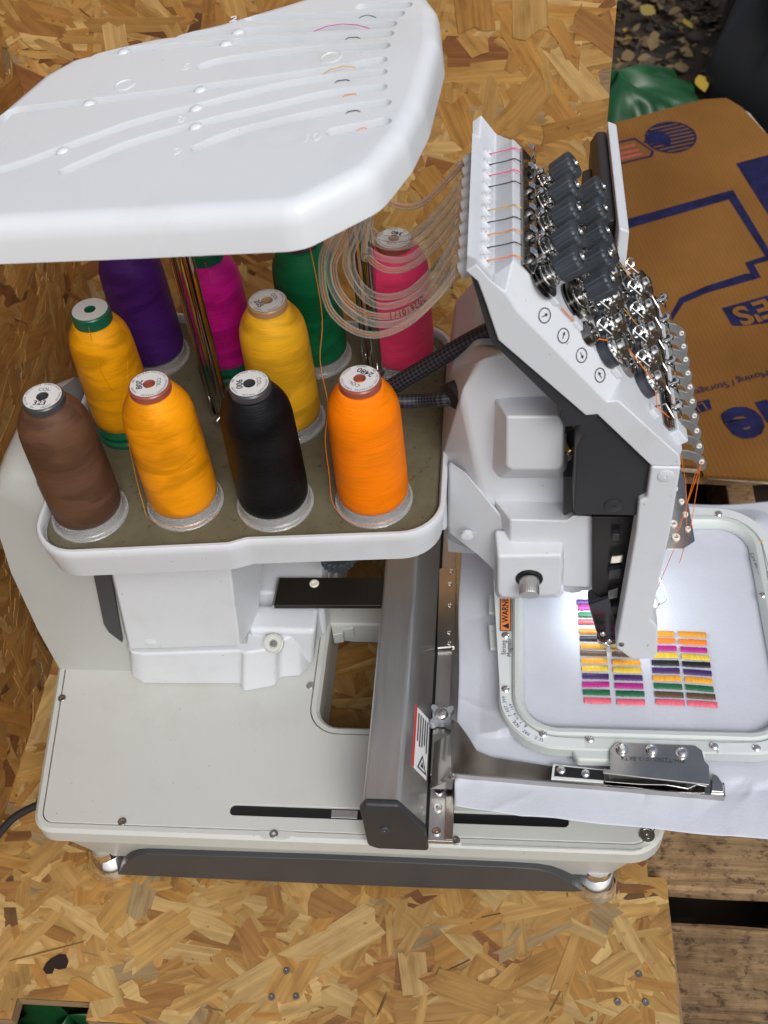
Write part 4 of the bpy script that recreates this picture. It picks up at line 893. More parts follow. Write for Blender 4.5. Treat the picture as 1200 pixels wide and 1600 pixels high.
# thread guard wire near the needle
link('guard_wire', tube(catmull([(0.1341, -0.0850, 0.3039), (0.1385, -0.0900, 0.3027), (0.1452, -0.1000, 0.2966), (0.1518, -0.1120, 0.2845), (0.1449, -0.1160, 0.2809), (0.1399, -0.1200, 0.2763)], 6), .0010, 8), 'chrome', head)
link('guard_wire', tube(catmull([(0.1343, -0.0900, 0.2864), (0.1397, -0.1000, 0.2830), (0.1456, -0.1100, 0.2738), (0.1411, -0.1180, 0.2776)], 6), .0009, 8), 'chrome', head)
link('needle_clamp', lathe([(.0035, 0), (.004, .004), (.003, .010), (.001, .012)], 16, place((.128, -.121, .240), (.3, 0, 1))), 'chrome', head)
# presser foot assembly
pf_ = [(0.0796, 0.2817), (0.0990, 0.2949), (0.1070, 0.2604), (0.1139, 0.2189), (0.1070, 0.2056), (0.0972, 0.2151), (0.0894, 0.2393)]
link('presser_arm', prism_y(pf_, -.1165, -.100), 'presser_black' if 'presser_black' in MATS else mat('presser_black', (.006, .006, .007), .12, coat=.5).name, head, bevel=.002)
link('presser_tip', loft([[(x, -.118, z) for x, z in [(0.0914, 0.2264), (0.1030, 0.2171), (0.1124, 0.2217), (0.1122, 0.2087), (0.1040, 0.2040), (0.0960, 0.2125)]], [(x, -.104, z) for x, z in [(0.0914, 0.2264), (0.1030, 0.2171), (0.1124, 0.2217), (0.1122, 0.2087), (0.1040, 0.2040), (0.0960, 0.2125)]]]), 'chrome', head, bevel=.0015)
for p in [(0.0963, -0.1190, 0.2389), (0.1031, -0.1190, 0.2275), (0.0999, -0.1190, 0.2221)]: link('presser_screw', lathe([(.0026, 0), (.0024, .0012), (.0012, .002), (.0001, .0021)], 14, place(p, (0, -1, .3))), 'chrome', head)
link('presser_foot', lathe([(.006, 0), (.0066, .0008), (.006, .0018), (.0035, .0022), (.0030, .03), (.0005, .03)], 22, place((.106, -.004, .2035))), 'chrome', head)

# tube sockets along the rear ridge
NEEDLE_Y = [-.114+.0148*i for i in range(10)]
sdir = Vector((-.86, 0, -.42)).normalized()
for y in NEEDLE_Y:
    c = Vector((-.0165, y, .6625))
    link('tube_socket', lathe([(.0050, -.004), (.0064, .0), (.0064, .010), (.0058, .0135), (.0040, .0142), (.0036, .010), (.0003, .010)], 20, place(c, sdir)), 'frost_white', MA)
    link('thread_outlet', lathe([(.0056, -.003), (.0052, .0012), (.0036, .0026), (.0022, .0022), (.0012, .0008), (.0002, .0006)], 18, Matrix.Translation(Vector((-.0125, y-.001, .6645))) @ frame_from((.75, 0, .66)).to_4x4() @ Matrix.Diagonal((1, 1.0, 1, 1))), 'white_plastic', head)
# threads crossing the valley between the ridges
for i, (y, m) in enumerate(zip(NEEDLE_Y, ('t_orange', 't_black', 't_amber', 't_black', 't_yellow', None, 't_black', 't_pink', 't_black', 't_pink'))):
    if m: link('crossing_thread', tube(catmull([(-.0115, y-.001, .6650), (-.005, y-.002, .6668), (.002, y-.003, .6690), (.0075, y-.004, .6712), (.0125, y-.005, .669)], 5), .0004, 6), m, head)
# pre-tension strip with clips along the front ridge
link('guide_strip', loft([[tuple(hpt(s_, YC+.001, o_)) for s_, o_ in ((-.006, .0005), (.006, .0005), (.006, .003), (-.006, .003))], [tuple(hpt(s_, .024, o_)) for s_, o_ in ((-.006, .0005), (.006, .0005), (.006, .003), (-.006, .003))]]), 'dark_chrome', head, bevel=.0006)
for i in range(6):
    y = -.112+.0265*i
    cl = link('guide_clip', loft([[tuple(hpt(.004-.009*t, y-.006+.010*t+dy, .003+.007*math.sin(t*math.pi*.8)+dz)) for dy, dz in ((-.0040*(1-t*.4), 0), (.0040*(1-t*.4), 0), (.0040*(1-t*.4), .0007), (-.0040*(1-t*.4), .0007))] for t in [k/6 for k in range(7)]]), 'chrome', MA, angle=60)
    if i < 5:
        link('clip_stud', lathe([(.0022, 0), (.0022, .006), (.0034, .0065), (.0034, .0095), (.0015, .011), (.0002, .011)], 16, place(hpt(.006, y+.004, .002), HN)), 'chrome', cl)
        link('clip_back', box(hpt(.0, y+.012, .006), (.006, .0012, .008), frame_from(HN)), 'dark_chrome', cl)

# tension dials: disc stack, spring and fluted black knob
def dial(s, y):
    M = place(hpt(s, y), HN)
    n = 60; prof = []
    v = []; f = []
    for (r, z) in ((.0090, .0165), (.0097, .0172), (.0106, .0318), (.0098, .0335), (.0062, .0340), (.0058, .0330), (.0035, .0330)):
        for i in range(n):
            t = 2*math.pi*i/n; k = 1-(.05 if r > .009 else 0)*(1 if (i % 5) in (0,) else 0); v.append(M @ Vector((r*k*math.cos(t), r*k*math.sin(t), z)))
    for j in range(6):
        for i in range(n): q = (i+1) % n; f.append((j*n+i, j*n+q, (j+1)*n+q, (j+1)*n+i))
    f.append(tuple(range(n-1, -1, -1))); f.append(tuple(range(6*n, 7*n)))
    kb = link('tension_knob', pyd(v, f), 'knob_black', MA, angle=28)
    link('knob_stud', lathe([(.0034, .0), (.0034, .0346), (.0024, .035), (.0020, .034), (.0003, .034)], 16, M), 'chrome', kb)
    sp = []
    for i in range(70):
        t = i/69; a_ = t*2*math.pi*3.6; rr = .0092-.0040*t; sp.append(M @ Vector((rr*math.cos(a_), rr*math.sin(a_), .0062+.0110*t)))
    link('spring', tube(sp, .00055, 6), 'chrome', kb)
    for z0, r_ in ((.0008, .0142), (.0034, .0138), (.0054, .0105)):
        link('tension_disc', lathe([(r_*.3, z0), (r_*.8, z0+.0002), (r_, z0+.0012), (r_, z0+.0016), (r_*.8, z0+.0010), (r_*.3, z0+.0010)], 36, M), 'dark_chrome', kb)
    return kb
for i in range(5): dial(.016, -.001-.0287*i)
for i in range(5): dial(.056, .018-.0287*i)
# thread wheels with serrated chrome rims, drums and check springs
def wheel(s, y):
    M = place(hpt(s, y), HN)
    wh = link('thread_wheel', lathe([(.0110, .0), (.0124, .0008), (.0124, .0062), (.0100, .0070), (.0098, .0094), (.0003, .0094)], 40, M), 'knob_black', MA, angle=30)
    n = 56; v = []; f = []
    for (r, z) in ((.0095, .0096), (.0122, .0092), (.0126, .0102), (.0122, .0112), (.0088, .0108), (.0080, .0128), (.0118, .0134), (.0118, .0146), (.0070, .0150)):
        for i in range(n):
            t = 2*math.pi*i/n; k = 1-(.055 if r > .0115 and i % 4 < 2 else 0); v.append(M @ Vector((r*k*math.cos(t), r*k*math.sin(t), z)))
    for j in range(8):
        for i in range(n): q = (i+1) % n; f.append((j*n+i, j*n+q, (j+1)*n+q, (j+1)*n+i))
    f.append(tuple(range(n-1, -1, -1))); f.append(tuple(range(8*n, 9*n)))
    link('serrated_rim', pyd(v, f), 'chrome', wh, angle=30)
    link('hub_nut', lathe([(.0046, .0145), (.0046, .0172), (.0030, .0180), (.0003, .0180)], 14, M), 'chrome', wh)
    link('drum', lathe([(.0095, .0), (.0095, .0050), (.0075, .0062), (.0030, .0062), (.0028, .008), (.0002, .008)], 28, place(hpt(s-.024, y-.002), HN)), 'dark_chrome', wh)
    c = hpt(s-.020, y+.006, .0105); a1, a2 = HN, Vector((0, 1, 0)); lp = []
    for i in range(44):
        t = i/43*2*math.pi*2.6; lp.append(c+HT*(.0042*math.cos(t))+(a2*.7+a1*.7)*(.0042*math.sin(t))+HN*(.0016*i/43))
    lp += [c+HT*.010+HN*.003+Vector((0, -.004, 0)), c+HT*.018+Vector((0, -.010, 0))+HN*.001]
    link('check_spring', tube(lp, .00055, 6), 'chrome', wh)
for i in range(5): wheel(.0985, -.113+.0287*i)
for i in range(5): wheel(.1535, -.097+.0287*i)
# lower guide strip with studs, at the front edge of the plate
link('front_strip', loft([[tuple(hpt(s_, -.118, o_)) for s_, o_ in ((.181, .0005), (.190, .0005), (.190, .006), (.188, .006), (.187, .002), (.181, .002))], [tuple(hpt(s_, .042, o_)) for s_, o_ in ((.181, .0005), (.190, .0005), (.190, .006), (.188, .006), (.187, .002), (.181, .002))]]), 'dark_chrome', head, bevel=.0003)
for i in range(6):
    y = -.098+.0265*i
    gs = link('front_guide', loft([[tuple(hpt(.188+.011*t, y+.005-.012*t+dy, .004+.006*math.sin(t*math.pi*.8)+dz)) for dy, dz in ((-.0034, 0), (.0034, 0), (.0034, .0006), (-.0034, .0006))] for t in [k/6 for k in range(7)]]), 'dark_chrome', MA, angle=60)
    link('guide_stud', lathe([(.002, 0), (.002, .008), (.0036, .0085), (.0036, .0115), (.0012, .013), (.0002, .013)], 14, place(hpt(.190, y+.003, .002), HN)), 'chrome', gs)
    link('guide_pin', tube([hpt(.170, y-.010, .0), hpt(.172, y-.010, .009), hpt(.183, y-.016, .009)], .0008, 6), 'dark_chrome', gs)
# moulded lugs at the near corner and tabs on the plate
for s_, y_ in ((.060, -.118), (.112, -.120), (.165, -.118), (.030, -.1195)):
    link('moulded_lug', box(hpt(s_, y_, .0015), (.010, .008, .005), Matrix((HT, Vector((0, 1, 0)), HN)).transposed()), 'white_plastic', head, bevel=.0012)
link('corner_block', box(hpt(.200, -.112, .002), (.016, .014, .011), Matrix((HT, Vector((0, 1, 0)), HN)).transposed()), 'white_plastic', head, bevel=.0015)
# printed direction icons on the chamfer
ua, ub = Vector((up_px[3][0], YN, up_px[3][1])), Vector((up_px[2][0], YN, up_px[2][1])); va, vb = Vector((up1[3][0], YC, up1[3][1])), Vector((up1[2][0], YC, up1[2][1]))
for k, (t_, rot) in enumerate(((.22, 60), (.42, 110), (.62, -20), (.83, 160))):
    A = ua.lerp(ub, t_); B = va.lerp(vb, t_); c = A.lerp(B, .50); xx = (ub-ua).normalized(); yy = (B-A); yy = (yy-xx*yy.dot(xx)).normalized(); zz_ = xx.cross(yy)
    if zz_.z < 0: zz_ = -zz_
    M = Matrix((xx, yy, zz_)).transposed().to_4x4(); M.translation = c+zz_*.0011
    rg = [M @ Vector((math.cos(a_)*r_, math.sin(a_)*r_, 0)) for r_ in (.0054, .0047) for a_ in [2*math.pi*i/32 for i in range(32)]]
    me1 = pyd(rg, [(i, (i+1) % 32, (i+1) % 32+32, i+32) for i in range(32)], fix=False)
    M2 = M @ Matrix.Rotation(R(rot), 4, 'Z')
    me2 = pyd([M2 @ Vector(p) for p in ((-.0026, -.0003, .0001), (.0012, -.0003, .0001), (.0012, .0003, .0001), (-.0026, .0003, .0001), (.0006, -.0014, .0001), (.0030, 0, .0001), (.0006, .0014, .0001))], [(0, 1, 2, 3), (4, 5, 6)], fix=False)
    me3 = text_me(('MAIN', 'SUB', 'A', 'B')[k], .0042, M @ Matrix.Translation((.0062, -.0002, .0001)) @ Matrix.Rotation(R(90), 4, 'Z') @ Matrix.Translation((-.0075, 0, 0)), 'CENTER') if False else None
    link('direction_icon', join_me([me1, me2]), 'ink', head, smooth=False)
# take-up levers
lv = [(0.1392, 0.4498), (0.1505, 0.4506), (0.1591, 0.4476), (0.1655, 0.4423), (0.1689, 0.4363), (0.1689, 0.4285), (0.1661, 0.4262), (0.1627, 0.4285), (0.1614, 0.4339), (0.1582, 0.4385), (0.1517, 0.4408), (0.1403, 0.4408)]
lvr = round_poly(lv, .0016, 3)
for i in range(10):
    y = -.083+.0183*i
    tl = link('take_up_lever', prism_y(lvr, y-.0009, y+.0009), 'lever_grey', MA, bevel=.0004)
    e = [(0.1644, 0.4381)][0]
    eyelet((e[0], y-.0012, e[1]), .0024, tl, (0, -1, 0), m='ceramic')
# orange thread strands at the front
OT = 't_orange'
e = [(0.1642, 0.4383)][0]; g1 = [(0.1512, -0.1012), (0.1625, -0.0915)]
for P in ([(e[0], -.0855, e[1]), (g1[0][0], g1[0][1], .362)], [(e[0], -.0848, e[1]), (g1[1][0]+.002, g1[1][1], .362), (g1[1][0]+.001, g1[1][1]+.01, .30)], [(e[0]-.003, -.086, e[1]-.006), (e[0]-.010, -.09, .33), (.140, -.085, .22)],
          [tuple(hpt(.196, -.106, .004)), (.151, -.100, .43), (g1[1][0]-.001, g1[1][1], .361)]):
    link('front_thread', tube(P, .00030, 6), OT, head)
for i in range(1, 6):
    y = -.083+.0183*i; link('front_thread', tube([hpt(.196, y-.01, .004), (.150, y-.004, .42), (.146, y-.004, .361)], .0003, 5), ('t_amber', 't_brown', 't_yellow', 't_black', 't_gold')[i-1], head)
link('plate_thread', tube([hpt(.040, -.121, .0022), hpt(.075, -.119, .0022), hpt(.096, -.112, .014), hpt(.110, -.104, .013), hpt(.150, -.104, .012), hpt(.168, -.112, .004), hpt(.186, -.108, .004)], .00045, 6), OT, head)
for i in range(4):
    y = -.09+.0287*i; link('plate_thread', tube([hpt(.100, y, .0145), hpt(.112, y+.006, .012), hpt(.150, y+.012, .010)], .0003, 5), ('t_brown', 't_gold', 't_black', 't_yellow')[i], head)
# rear display seen edge-on
dp = link('display_panel', prism_y([(.0945, .44), (.1040, .44), (.1035, .570), (.0945, .574)], .052, .222), 'white_plastic', MA, bevel=.002)
link('display_back', prism_y([(.0800, .45), (.0940, .45), (.0940, .566), (.0850, .566), (.0800, .556)], .075, .218), 'charcoal', dp, bevel=.0025)
link('display_hinge', prism_y([(.070, .48), (.080, .48), (.080, .548), (.072, .545)], .10, .185), 'charcoal', dp, bevel=.0015)
link('display_arm', box((.088, .052, .478), (.012, .05, .03)), 'charcoal', dp, bevel=.002)
link('display_glass', box((.1042, .14, .505), (.0012, .15, .11)), 'black', dp)

# --- fixed sewing head between tray and needle head
FH = [(-0.0341, 0.5150), (-0.0165, 0.5483), (0.0071, 0.5558), (0.0436, 0.5179), (0.0552, 0.4865), (0.0616, 0.3602), (0.0954, 0.3589), (0.0979, 0.2628), (0.0950, 0.2526), (0.0673, 0.2468), (0.0104, 0.2708), (-0.0067, 0.3234), (-0.0178, 0.3936)]
FB_ = [(-0.0550, 0.3969), (-0.0428, 0.4966), (-0.0214, 0.5241), (0.0075, 0.5237), (0.0583, 0.4668), (0.0702, 0.4289), (0.0782, 0.2913), (0.1090, 0.2898), (0.1095, 0.2011), (0.1038, 0.1902), (0.0726, 0.1841), (-0.0282, 0.2301), (-0.0538, 0.2502)]
FB_ = [(x, max(z, .253)) for x, z in FB_]
fh = link('sewing_head', loft([[(x, -.080, z) for x, z in FH], [(x, -.035, z) for x, z in FB_], [(x, .06, z) for x, z in FB_]]), 'white_plastic', MA, bevel=.005)
link('upper_cover', frustum_y([(0.0031, 0.5129), (0.0441, 0.5127), (0.0475, 0.5023), (0.0494, 0.4604), (0.0466, 0.4536), (0.0082, 0.4527), (0.0035, 0.4572)], -.108, [(-0.0088, 0.5043), (0.0454, 0.5067), (0.0546, 0.4841), (0.0586, 0.4039), (0.0534, 0.3981), (-0.0051, 0.3978), (-0.0123, 0.4117)], -.07), 'white_plastic', fh, bevel=.0025)
link('cover_recess', lathe([(.0125, -.03), (.0125, .0012), (.0115, .0012), (.0105, -.02), (.0002, -.02)], 30, place(tuple([(0.0510, -0.0980, 0.4753)][0]), (.55, -.83, 0))), 'strip_grey', fh)
link('cover_stud', lathe([(.0036, 0), (.0036, .010), (.0028, .011), (.0002, .011)], 16, place(tuple([(0.0520, -0.0940, 0.4684)][0]), (.35, -.93, 0))), 'brass', fh)
link('lower_cover', frustum_y([(0.0073, 0.3879), (0.0550, 0.3868), (0.0606, 0.3935), (0.0920, 0.3922), (0.0953, 0.3033), (0.0931, 0.2936), (0.0558, 0.2947), (0.0083, 0.2936)], -.106, [(x, max(z, .253)) for x, z in [(-0.0113, 0.3827), (0.0565, 0.3790), (0.0662, 0.3645), (0.0991, 0.3623), (0.1043, 0.2499), (0.1001, 0.2396), (0.0597, 0.2313), (-0.0081, 0.2370)]], -.07), 'white_plastic', fh, bevel=.0025)
link('side_flange', loft([[(x, y, z) for (x, z), y in zip([(-0.0466, 0.4144), (-0.0316, 0.4145), (0.0001, 0.3747), (0.0095, 0.3450), (-0.0032, 0.3004), (-0.0227, 0.3208), (-0.0497, 0.3148)], (-.06, -.075, -.09, -.098, -.098, -.09, -.06))], [(x, -.03, max(z, .255)) for x, z in [(-0.0526, 0.3692), (-0.0337, 0.3693), (0.0001, 0.3242), (0.0102, 0.2925), (-0.0034, 0.2530), (-0.0242, 0.2727), (-0.0560, 0.2672)]]]), 'white_plastic', fh, bevel=.003)
kb_ = link('knob_cover', frustum_y([(-0.0035, 0.3541), (0.0526, 0.3568), (0.0542, 0.3461), (0.0537, 0.3072), (0.0506, 0.2994), (0.0007, 0.2953), (-0.0034, 0.3030)], -.120, [(-0.0060, 0.3629), (0.0555, 0.3584), (0.0587, 0.3150), (0.0596, 0.2715), (0.0564, 0.2624), (-0.0029, 0.2589), (-0.0066, 0.2699)], -.095), 'white_plastic', fh, bevel=.003)
p = [(0.0251, -0.1210, 0.3239)][0]
kd = Vector((.0, -1, -.25)).normalized()
link('knob_recess', lathe([(.0122, -.004), (.0122, .0006), (.0110, .0008), (.0105, .0003), (.0003, .0003)], 32, place((p[0], -.1205, p[2]), (0, -1, 0))), 'black', fh)
v = []; f = []; n = 72; M = place((p[0], -.120, p[2]-.001), kd)
prof = [(.0086, .0), (.0090, .001), (.0090, .0145), (.0084, .0158), (.0002, .0160)]
for j, (r, z) in enumerate(prof):
    for i in range(n):
        t = 2*math.pi*i/n; k = 1-(.045 if j in (1, 2) and i % 2 else 0); v.append(M @ Vector((r*k*math.cos(t), r*k*math.sin(t), z)))
for j in range(4):
    for i in range(n): q = (i+1) % n; f.append((j*n+i, j*n+q, (j+1)*n+q, (j+1)*n+i))
link('knurled_knob', pyd(v, f), 'aluminium', fh, angle=25)
for px, y_, r_ in (([(0.0825, -0.1065, 0.3801)][0], -.1062, .0072), ([(-0.0308, -0.0900, 0.3460)][0], -.0900, .0056)):
    link('screw_cap', lathe([(r_, -.003), (r_, .0006), (r_*.9, .0009), (r_*.14, .0009), (r_*.1, -.001)], 26, place((px[0], y_, px[2]), (0, -1, .0))), 'white_plastic', fh)
link('inner_spool_arm', prism_y([(0.0512, 0.4331), (0.0618, 0.4331), (0.0646, 0.3803), (0.0536, 0.3802)], -.098, -.05), 'strip_grey', fh, bevel=.001)
link('sew_lamp', box((.088, -.056, .2512), (.022, .05, .003)), 'led', fh)
la = bpy.data.lights.new('sew_lamp_light', 'AREA'); la.shape = 'RECTANGLE'; la.size = .022; la.size_y = .05; la.energy = .085; la.color = (.86, .94, 1.0); la.spread = R(140)
lo = bpy.data.objects.new('sew_lamp_light', la); COL.objects.link(lo); lo.location = (.094, -.056, .2480); lo.rotation_euler = (R(-4), R(-26), 0); lo.parent = fh
link('cable_grommet', lathe([(.0125, -.004), (.0125, .002), (.0105, .004), (.0078, .004)], 26, place(tuple([(-0.0392, -0.0550, 0.4863)][0]), (-.8, -.6, 0))), 'rubber', fh)
# braided cable sleeves
link('cable_sleeve', tube(catmull([(-0.1033, -0.0200, 0.4589), (-0.0885, -0.0200, 0.4700), (-0.0655, -0.0200, 0.4875), (-0.0404, -0.0200, 0.5064), (-0.0188, -0.0200, 0.5213), (0.0022, -0.0200, 0.5338)], 10), .0074, 18), 'braid', MA)
link('cable_sleeve', tube(catmull([*[(-0.1039, -0.0400, 0.4683), (-0.0875, -0.0400, 0.4660), (-0.0682, -0.0400, 0.4667)], *[(-0.0509, -0.0500, 0.4774), (-0.0390, -0.0500, 0.4788), (-0.0321, -0.0500, 0.4788)]], 10), .0060, 18), 'braid', MA)
# clear thread tubes from canopy to sockets
TP = []
TM = [[(-0.1262, -0.0600, 0.6471), (-0.1344, -0.0650, 0.6209), (-0.1305, -0.0750, 0.5946), (-0.1136, -0.0850, 0.5822), (-0.0921, -0.0950, 0.5852), (-0.0674, -0.1050, 0.6052), (-0.0428, -0.1100, 0.6362)],
      [(-0.1185, -0.0550, 0.6490), (-0.1302, -0.0600, 0.6200), (-0.1233, -0.0700, 0.5978), (-0.1043, -0.0780, 0.5844), (-0.0786, -0.0900, 0.5919), (-0.0545, -0.0950, 0.6116), (-0.0364, -0.0980, 0.6408)],
      [(-0.1132, -0.0400, 0.6408), (-0.1280, -0.0450, 0.6148), (-0.1251, -0.0550, 0.5953), (-0.1094, -0.0650, 0.5839), (-0.0848, -0.0750, 0.5866), (-0.0592, -0.0820, 0.6062), (-0.0368, -0.0840, 0.6442)],
      [(-0.1085, -0.0300, 0.6383), (-0.1198, -0.0350, 0.6132), (-0.1175, -0.0450, 0.6015), (-0.1041, -0.0520, 0.5834), (-0.0853, -0.0580, 0.5829), (-0.0592, -0.0660, 0.6044), (-0.0368, -0.0690, 0.6449)],
      [(-0.1079, -0.0150, 0.6281), (-0.1183, -0.0200, 0.6024), (-0.1138, -0.0280, 0.5837), (-0.0977, -0.0350, 0.5744), (-0.0720, -0.0450, 0.5867), (-0.0456, -0.0530, 0.6218), (-0.0345, -0.0540, 0.6464)],
      [(-0.1097, 0.0000, 0.6000), (-0.1061, -0.0050, 0.5882), (-0.0916, -0.0120, 0.5825), (-0.0720, -0.0220, 0.5932), (-0.0473, -0.0340, 0.6238), (-0.0345, -0.0390, 0.6471)],
      [(-0.1111, 0.0150, 0.5986), (-0.1076, 0.0100, 0.5855), (-0.0938, 0.0030, 0.5821), (-0.0729, -0.0080, 0.5915), (-0.0469, -0.0200, 0.6255), (-0.0345, -0.0240, 0.6480)],
      [(-0.1096, 0.0300, 0.6004), (-0.1077, 0.0250, 0.5873), (-0.0938, 0.0180, 0.5832), (-0.0694, 0.0060, 0.5961), (-0.0432, -0.0060, 0.6330), (-0.0339, -0.0090, 0.6503)],
      [(-0.1085, 0.0450, 0.5964), (-0.1071, 0.0400, 0.5830), (-0.0951, 0.0340, 0.5801), (-0.0737, 0.0220, 0.5911), (-0.0459, 0.0090, 0.6288), (-0.0339, 0.0060, 0.6506)],
      [(-0.1030, 0.0600, 0.6137), (-0.0970, 0.0550, 0.6041), (-0.0820, 0.0480, 0.6011), (-0.0641, 0.0380, 0.6114), (-0.0422, 0.0250, 0.6411), (-0.0327, 0.0200, 0.6561)]]
for i in range(10):
    y1 = NEEDLE_Y[i]; y0 = -.080+.0155*i
    s0 = Vector((-.082, y0, .726)); e0 = Vector((-.0165, y1, .6625))+sdir*.012
    P = catmull([s0]+TM[i]+[e0+sdir*.006, e0], 8)
    TP.append(P)
    tb = link('thread_tube', tube(P, .0027, 16, cap=False), 'clear_tube', MA)
    if i in (0, 2, 5, 9): link('tube_thread', tube(P, .00036, 5), ('t_orange', '', 't_orange', '', '', 't_amber', '', '', '', 't_pink')[i], tb)
CAMP = Vector((0, -.74, 1.12))
def tube_print(P, s, start, size):
    L = [0]
    for i in range(1, len(P)): L.append(L[-1]+(P[i]-P[i-1]).length)
    out = []; d = start*L[-1]
    for ch in s:
        i = max(j for j in range(len(L)-1) if L[j] <= d); t = (d-L[i])/(L[i+1]-L[i]); p = P[i].lerp(P[i+1], t); tx = (P[i+1]-P[i]).normalized()
        vn = (Vector((-.1, -.7, .65))); vn = (vn-tx*vn.dot(tx)).normalized(); yy = vn.cross(tx)
        M = Matrix((-tx, -yy, vn)).transposed().to_4x4(); M.translation = p+vn*.0029
        if ch != ' ': out.append(text_me(ch, size, M, 'CENTER'))
        d -= size*.62
    return out
link('tube_lettering', join_me(tube_print(TP[2], '2026/01/1', .80, .0070)), 'ink', MA, smooth=False)
link('tube_lettering', join_me(tube_print(TP[4], '6x3mm', .86, .0055)), 'ink', MA, smooth=False)

# ------------------------------------------------------------------ spools
def spool(x, y, m, capm, colno, rot, label, kind='clear', loose=None, top='label_paper'):
    t = thing('thread_spool', label, 'thread spool', (x, y, .3986), 'thread spools on the tray')
    if kind == 'clear':
        link('flange', lathe([(.0300, .0), (.0340, .0), (.0345, .0016), (.0340, .0030), (.0322, .0036), (.0312, .0060), (.0305, .0105), (.0300, .0108)], 48), 'clear_flange', t)
        link('core', lathe([(.0296, .0012), (.0296, .0106), (.0140, .0112), (.0002, .0112)], 36), 'plate_steel', t)
        prof = [(.0288, .0110), (.0303, .0135), (.0310, .020), (.0309, .045), (.0304, .075), (.0300, .098), (.0296, .107), (.0286, .1140), (.0268, .1195), (.0240, .1250), (.0212, .1295), (.0190, .1328), (.0174, .1345)]
    else:
        link('flange', lathe([(.0270, 0), (.0300, .0), (.0302, .004), (.0282, .0065), (.0282, .010), (.0296, .012), (.0280, .0165), (.0265, .021)], 40), 'cap_green', t)
        prof = [(.0265, .0170), (.0285, .020), (.0292, .026), (.0290, .050), (.0284, .078), (.0278, .100), (.0272, .108), (.0258, .1150), (.0235, .1205), (.0208, .1250), (.0182, .1285), (.0166, .1300)]
    link('winding', lathe([(.012, prof[0][1])]+prof+[(.010, prof[-1][1])], 72), m, t, angle=60)
    cr = .0170
    cap = link('cap', lathe([(.0150, .1270), (cr, .1280), (cr, .1400), (cr-.0010, .1412), (.0052, .1412), (.0048, .1400), (.0046, .1300), (.0002, .1300)], 40), capm, t)
    M = Matrix.Translation((0, 0, .1415))
    ann = [M @ Vector((math.cos(a_)*r_, math.sin(a_)*r_, 0)) for r_ in (.0154, .0050) for a_ in [2*math.pi*i/40 for i in range(40)]]
    link('paper_label', pyd(ann, [(i, (i+1) % 40, (i+1) % 40+40, i+40) for i in range(40)], fix=False), top, cap, smooth=False)
    if colno:
        M2 = Matrix.Translation((0, 0, .1418)) @ Matrix.Rotation(R(rot), 4, 'Z')
        parts = [text_me('COL:', .0048, M2 @ Matrix.Translation((0, .0076, 0))), text_me(colno, .0072, M2 @ Matrix.Translation((0, -.0080, 0)), bold=.00012)]
        parts += ring_text('100% POLYESTER EMBROIDERY THREAD', .0137, .0024, R(118), R(7.4), M2)
        parts += ring_text('5000M', .0136, .0024, R(222), R(7), M2) + ring_text('NO. 40', .0136, .0024, R(162), R(7), M2)
        link('lettering', join_me(parts), 'ink', cap, smooth=False)
    if loose:
        link('loose_thread', tube(catmull(loose, 6), .00026, 5), m, t)
    return t
def sp_loose(sx=1): return [(-.030*sx, -.012, .020), (-.033*sx, -.010, .045), (-.0345*sx, -.004, .075), (-.030*sx, .004, .11), (-.016, .008, .160), (-.008, .01, .25), (.0, .006, .33)]
spool(-.111, -.093, 't_orange', 'cap_red', '2480', 150, 'bright neon orange thread spool at the near right corner of the tray', loose=[(.02, -.0295, .006), (-.012, -.034, .006), (-.0325, -.018, .012), (-.0335, -.012, .045), (-.0335, -.006, .080), (-.029, .004, .110), (-.0315, .012, .150), (-.026, .020, .2), (-.035, .030, .32)])
spool(-.198, -.098, 't_black', 'cap_grey', '900', -80, 'black thread spool in the near row between amber and neon orange')
spool(-.279, -.098, 't_amber', 'cap_red', '208', -80, 'amber thread spool with red-brown cap in the near row', loose=[(.0335, -.016, .005), (.010, -.0345, .006), (-.024, -.027, .007), (-.0345, -.010, .014), (-.036, .0, .050), (-.0335, .006, .085), (-.020, .020, .15)])
spool(-.363, -.112, 't_brown', 'cap_grey', '323', 0, 'brown thread spool at the near left corner of the tray')
spool(-.199, .006, 't_yellow', 'cap_tan', '205', -55, 'yellow thread spool behind the black spool')
spool(-.352, -.003, 't_gold', 'cap_green', None, 0, 'golden thread spool on a green core behind the brown spool', kind='green', loose=[(.002, -.0175, .136), (.003, -.0240, .117), (.005, -.0290, .095), (.0095, -.0280, .070)])
spool(-.097, .092, 't_pink', 'cap_red', '340', 160, 'hot pink thread spool in the far row behind the clear tubes')
spool(-.183, .097, 't_green', 'cap_grey', '454', -60, 'dark green thread spool in the far row')
spool(-.269, .085, 't_magenta', 'cap_green', None, 0, 'magenta thread spool on a green core in the far row', kind='green', loose=[(.004, -.017, .136), (.006, -.024, .117), (.008, -.0280, .09), (.008, -.0290, .05), (.006, -.029, .03)])
spool(-.348, .099, 't_purple', 'cap_grey', '390', 20, 'dark purple thread spool at the far left of the tray')

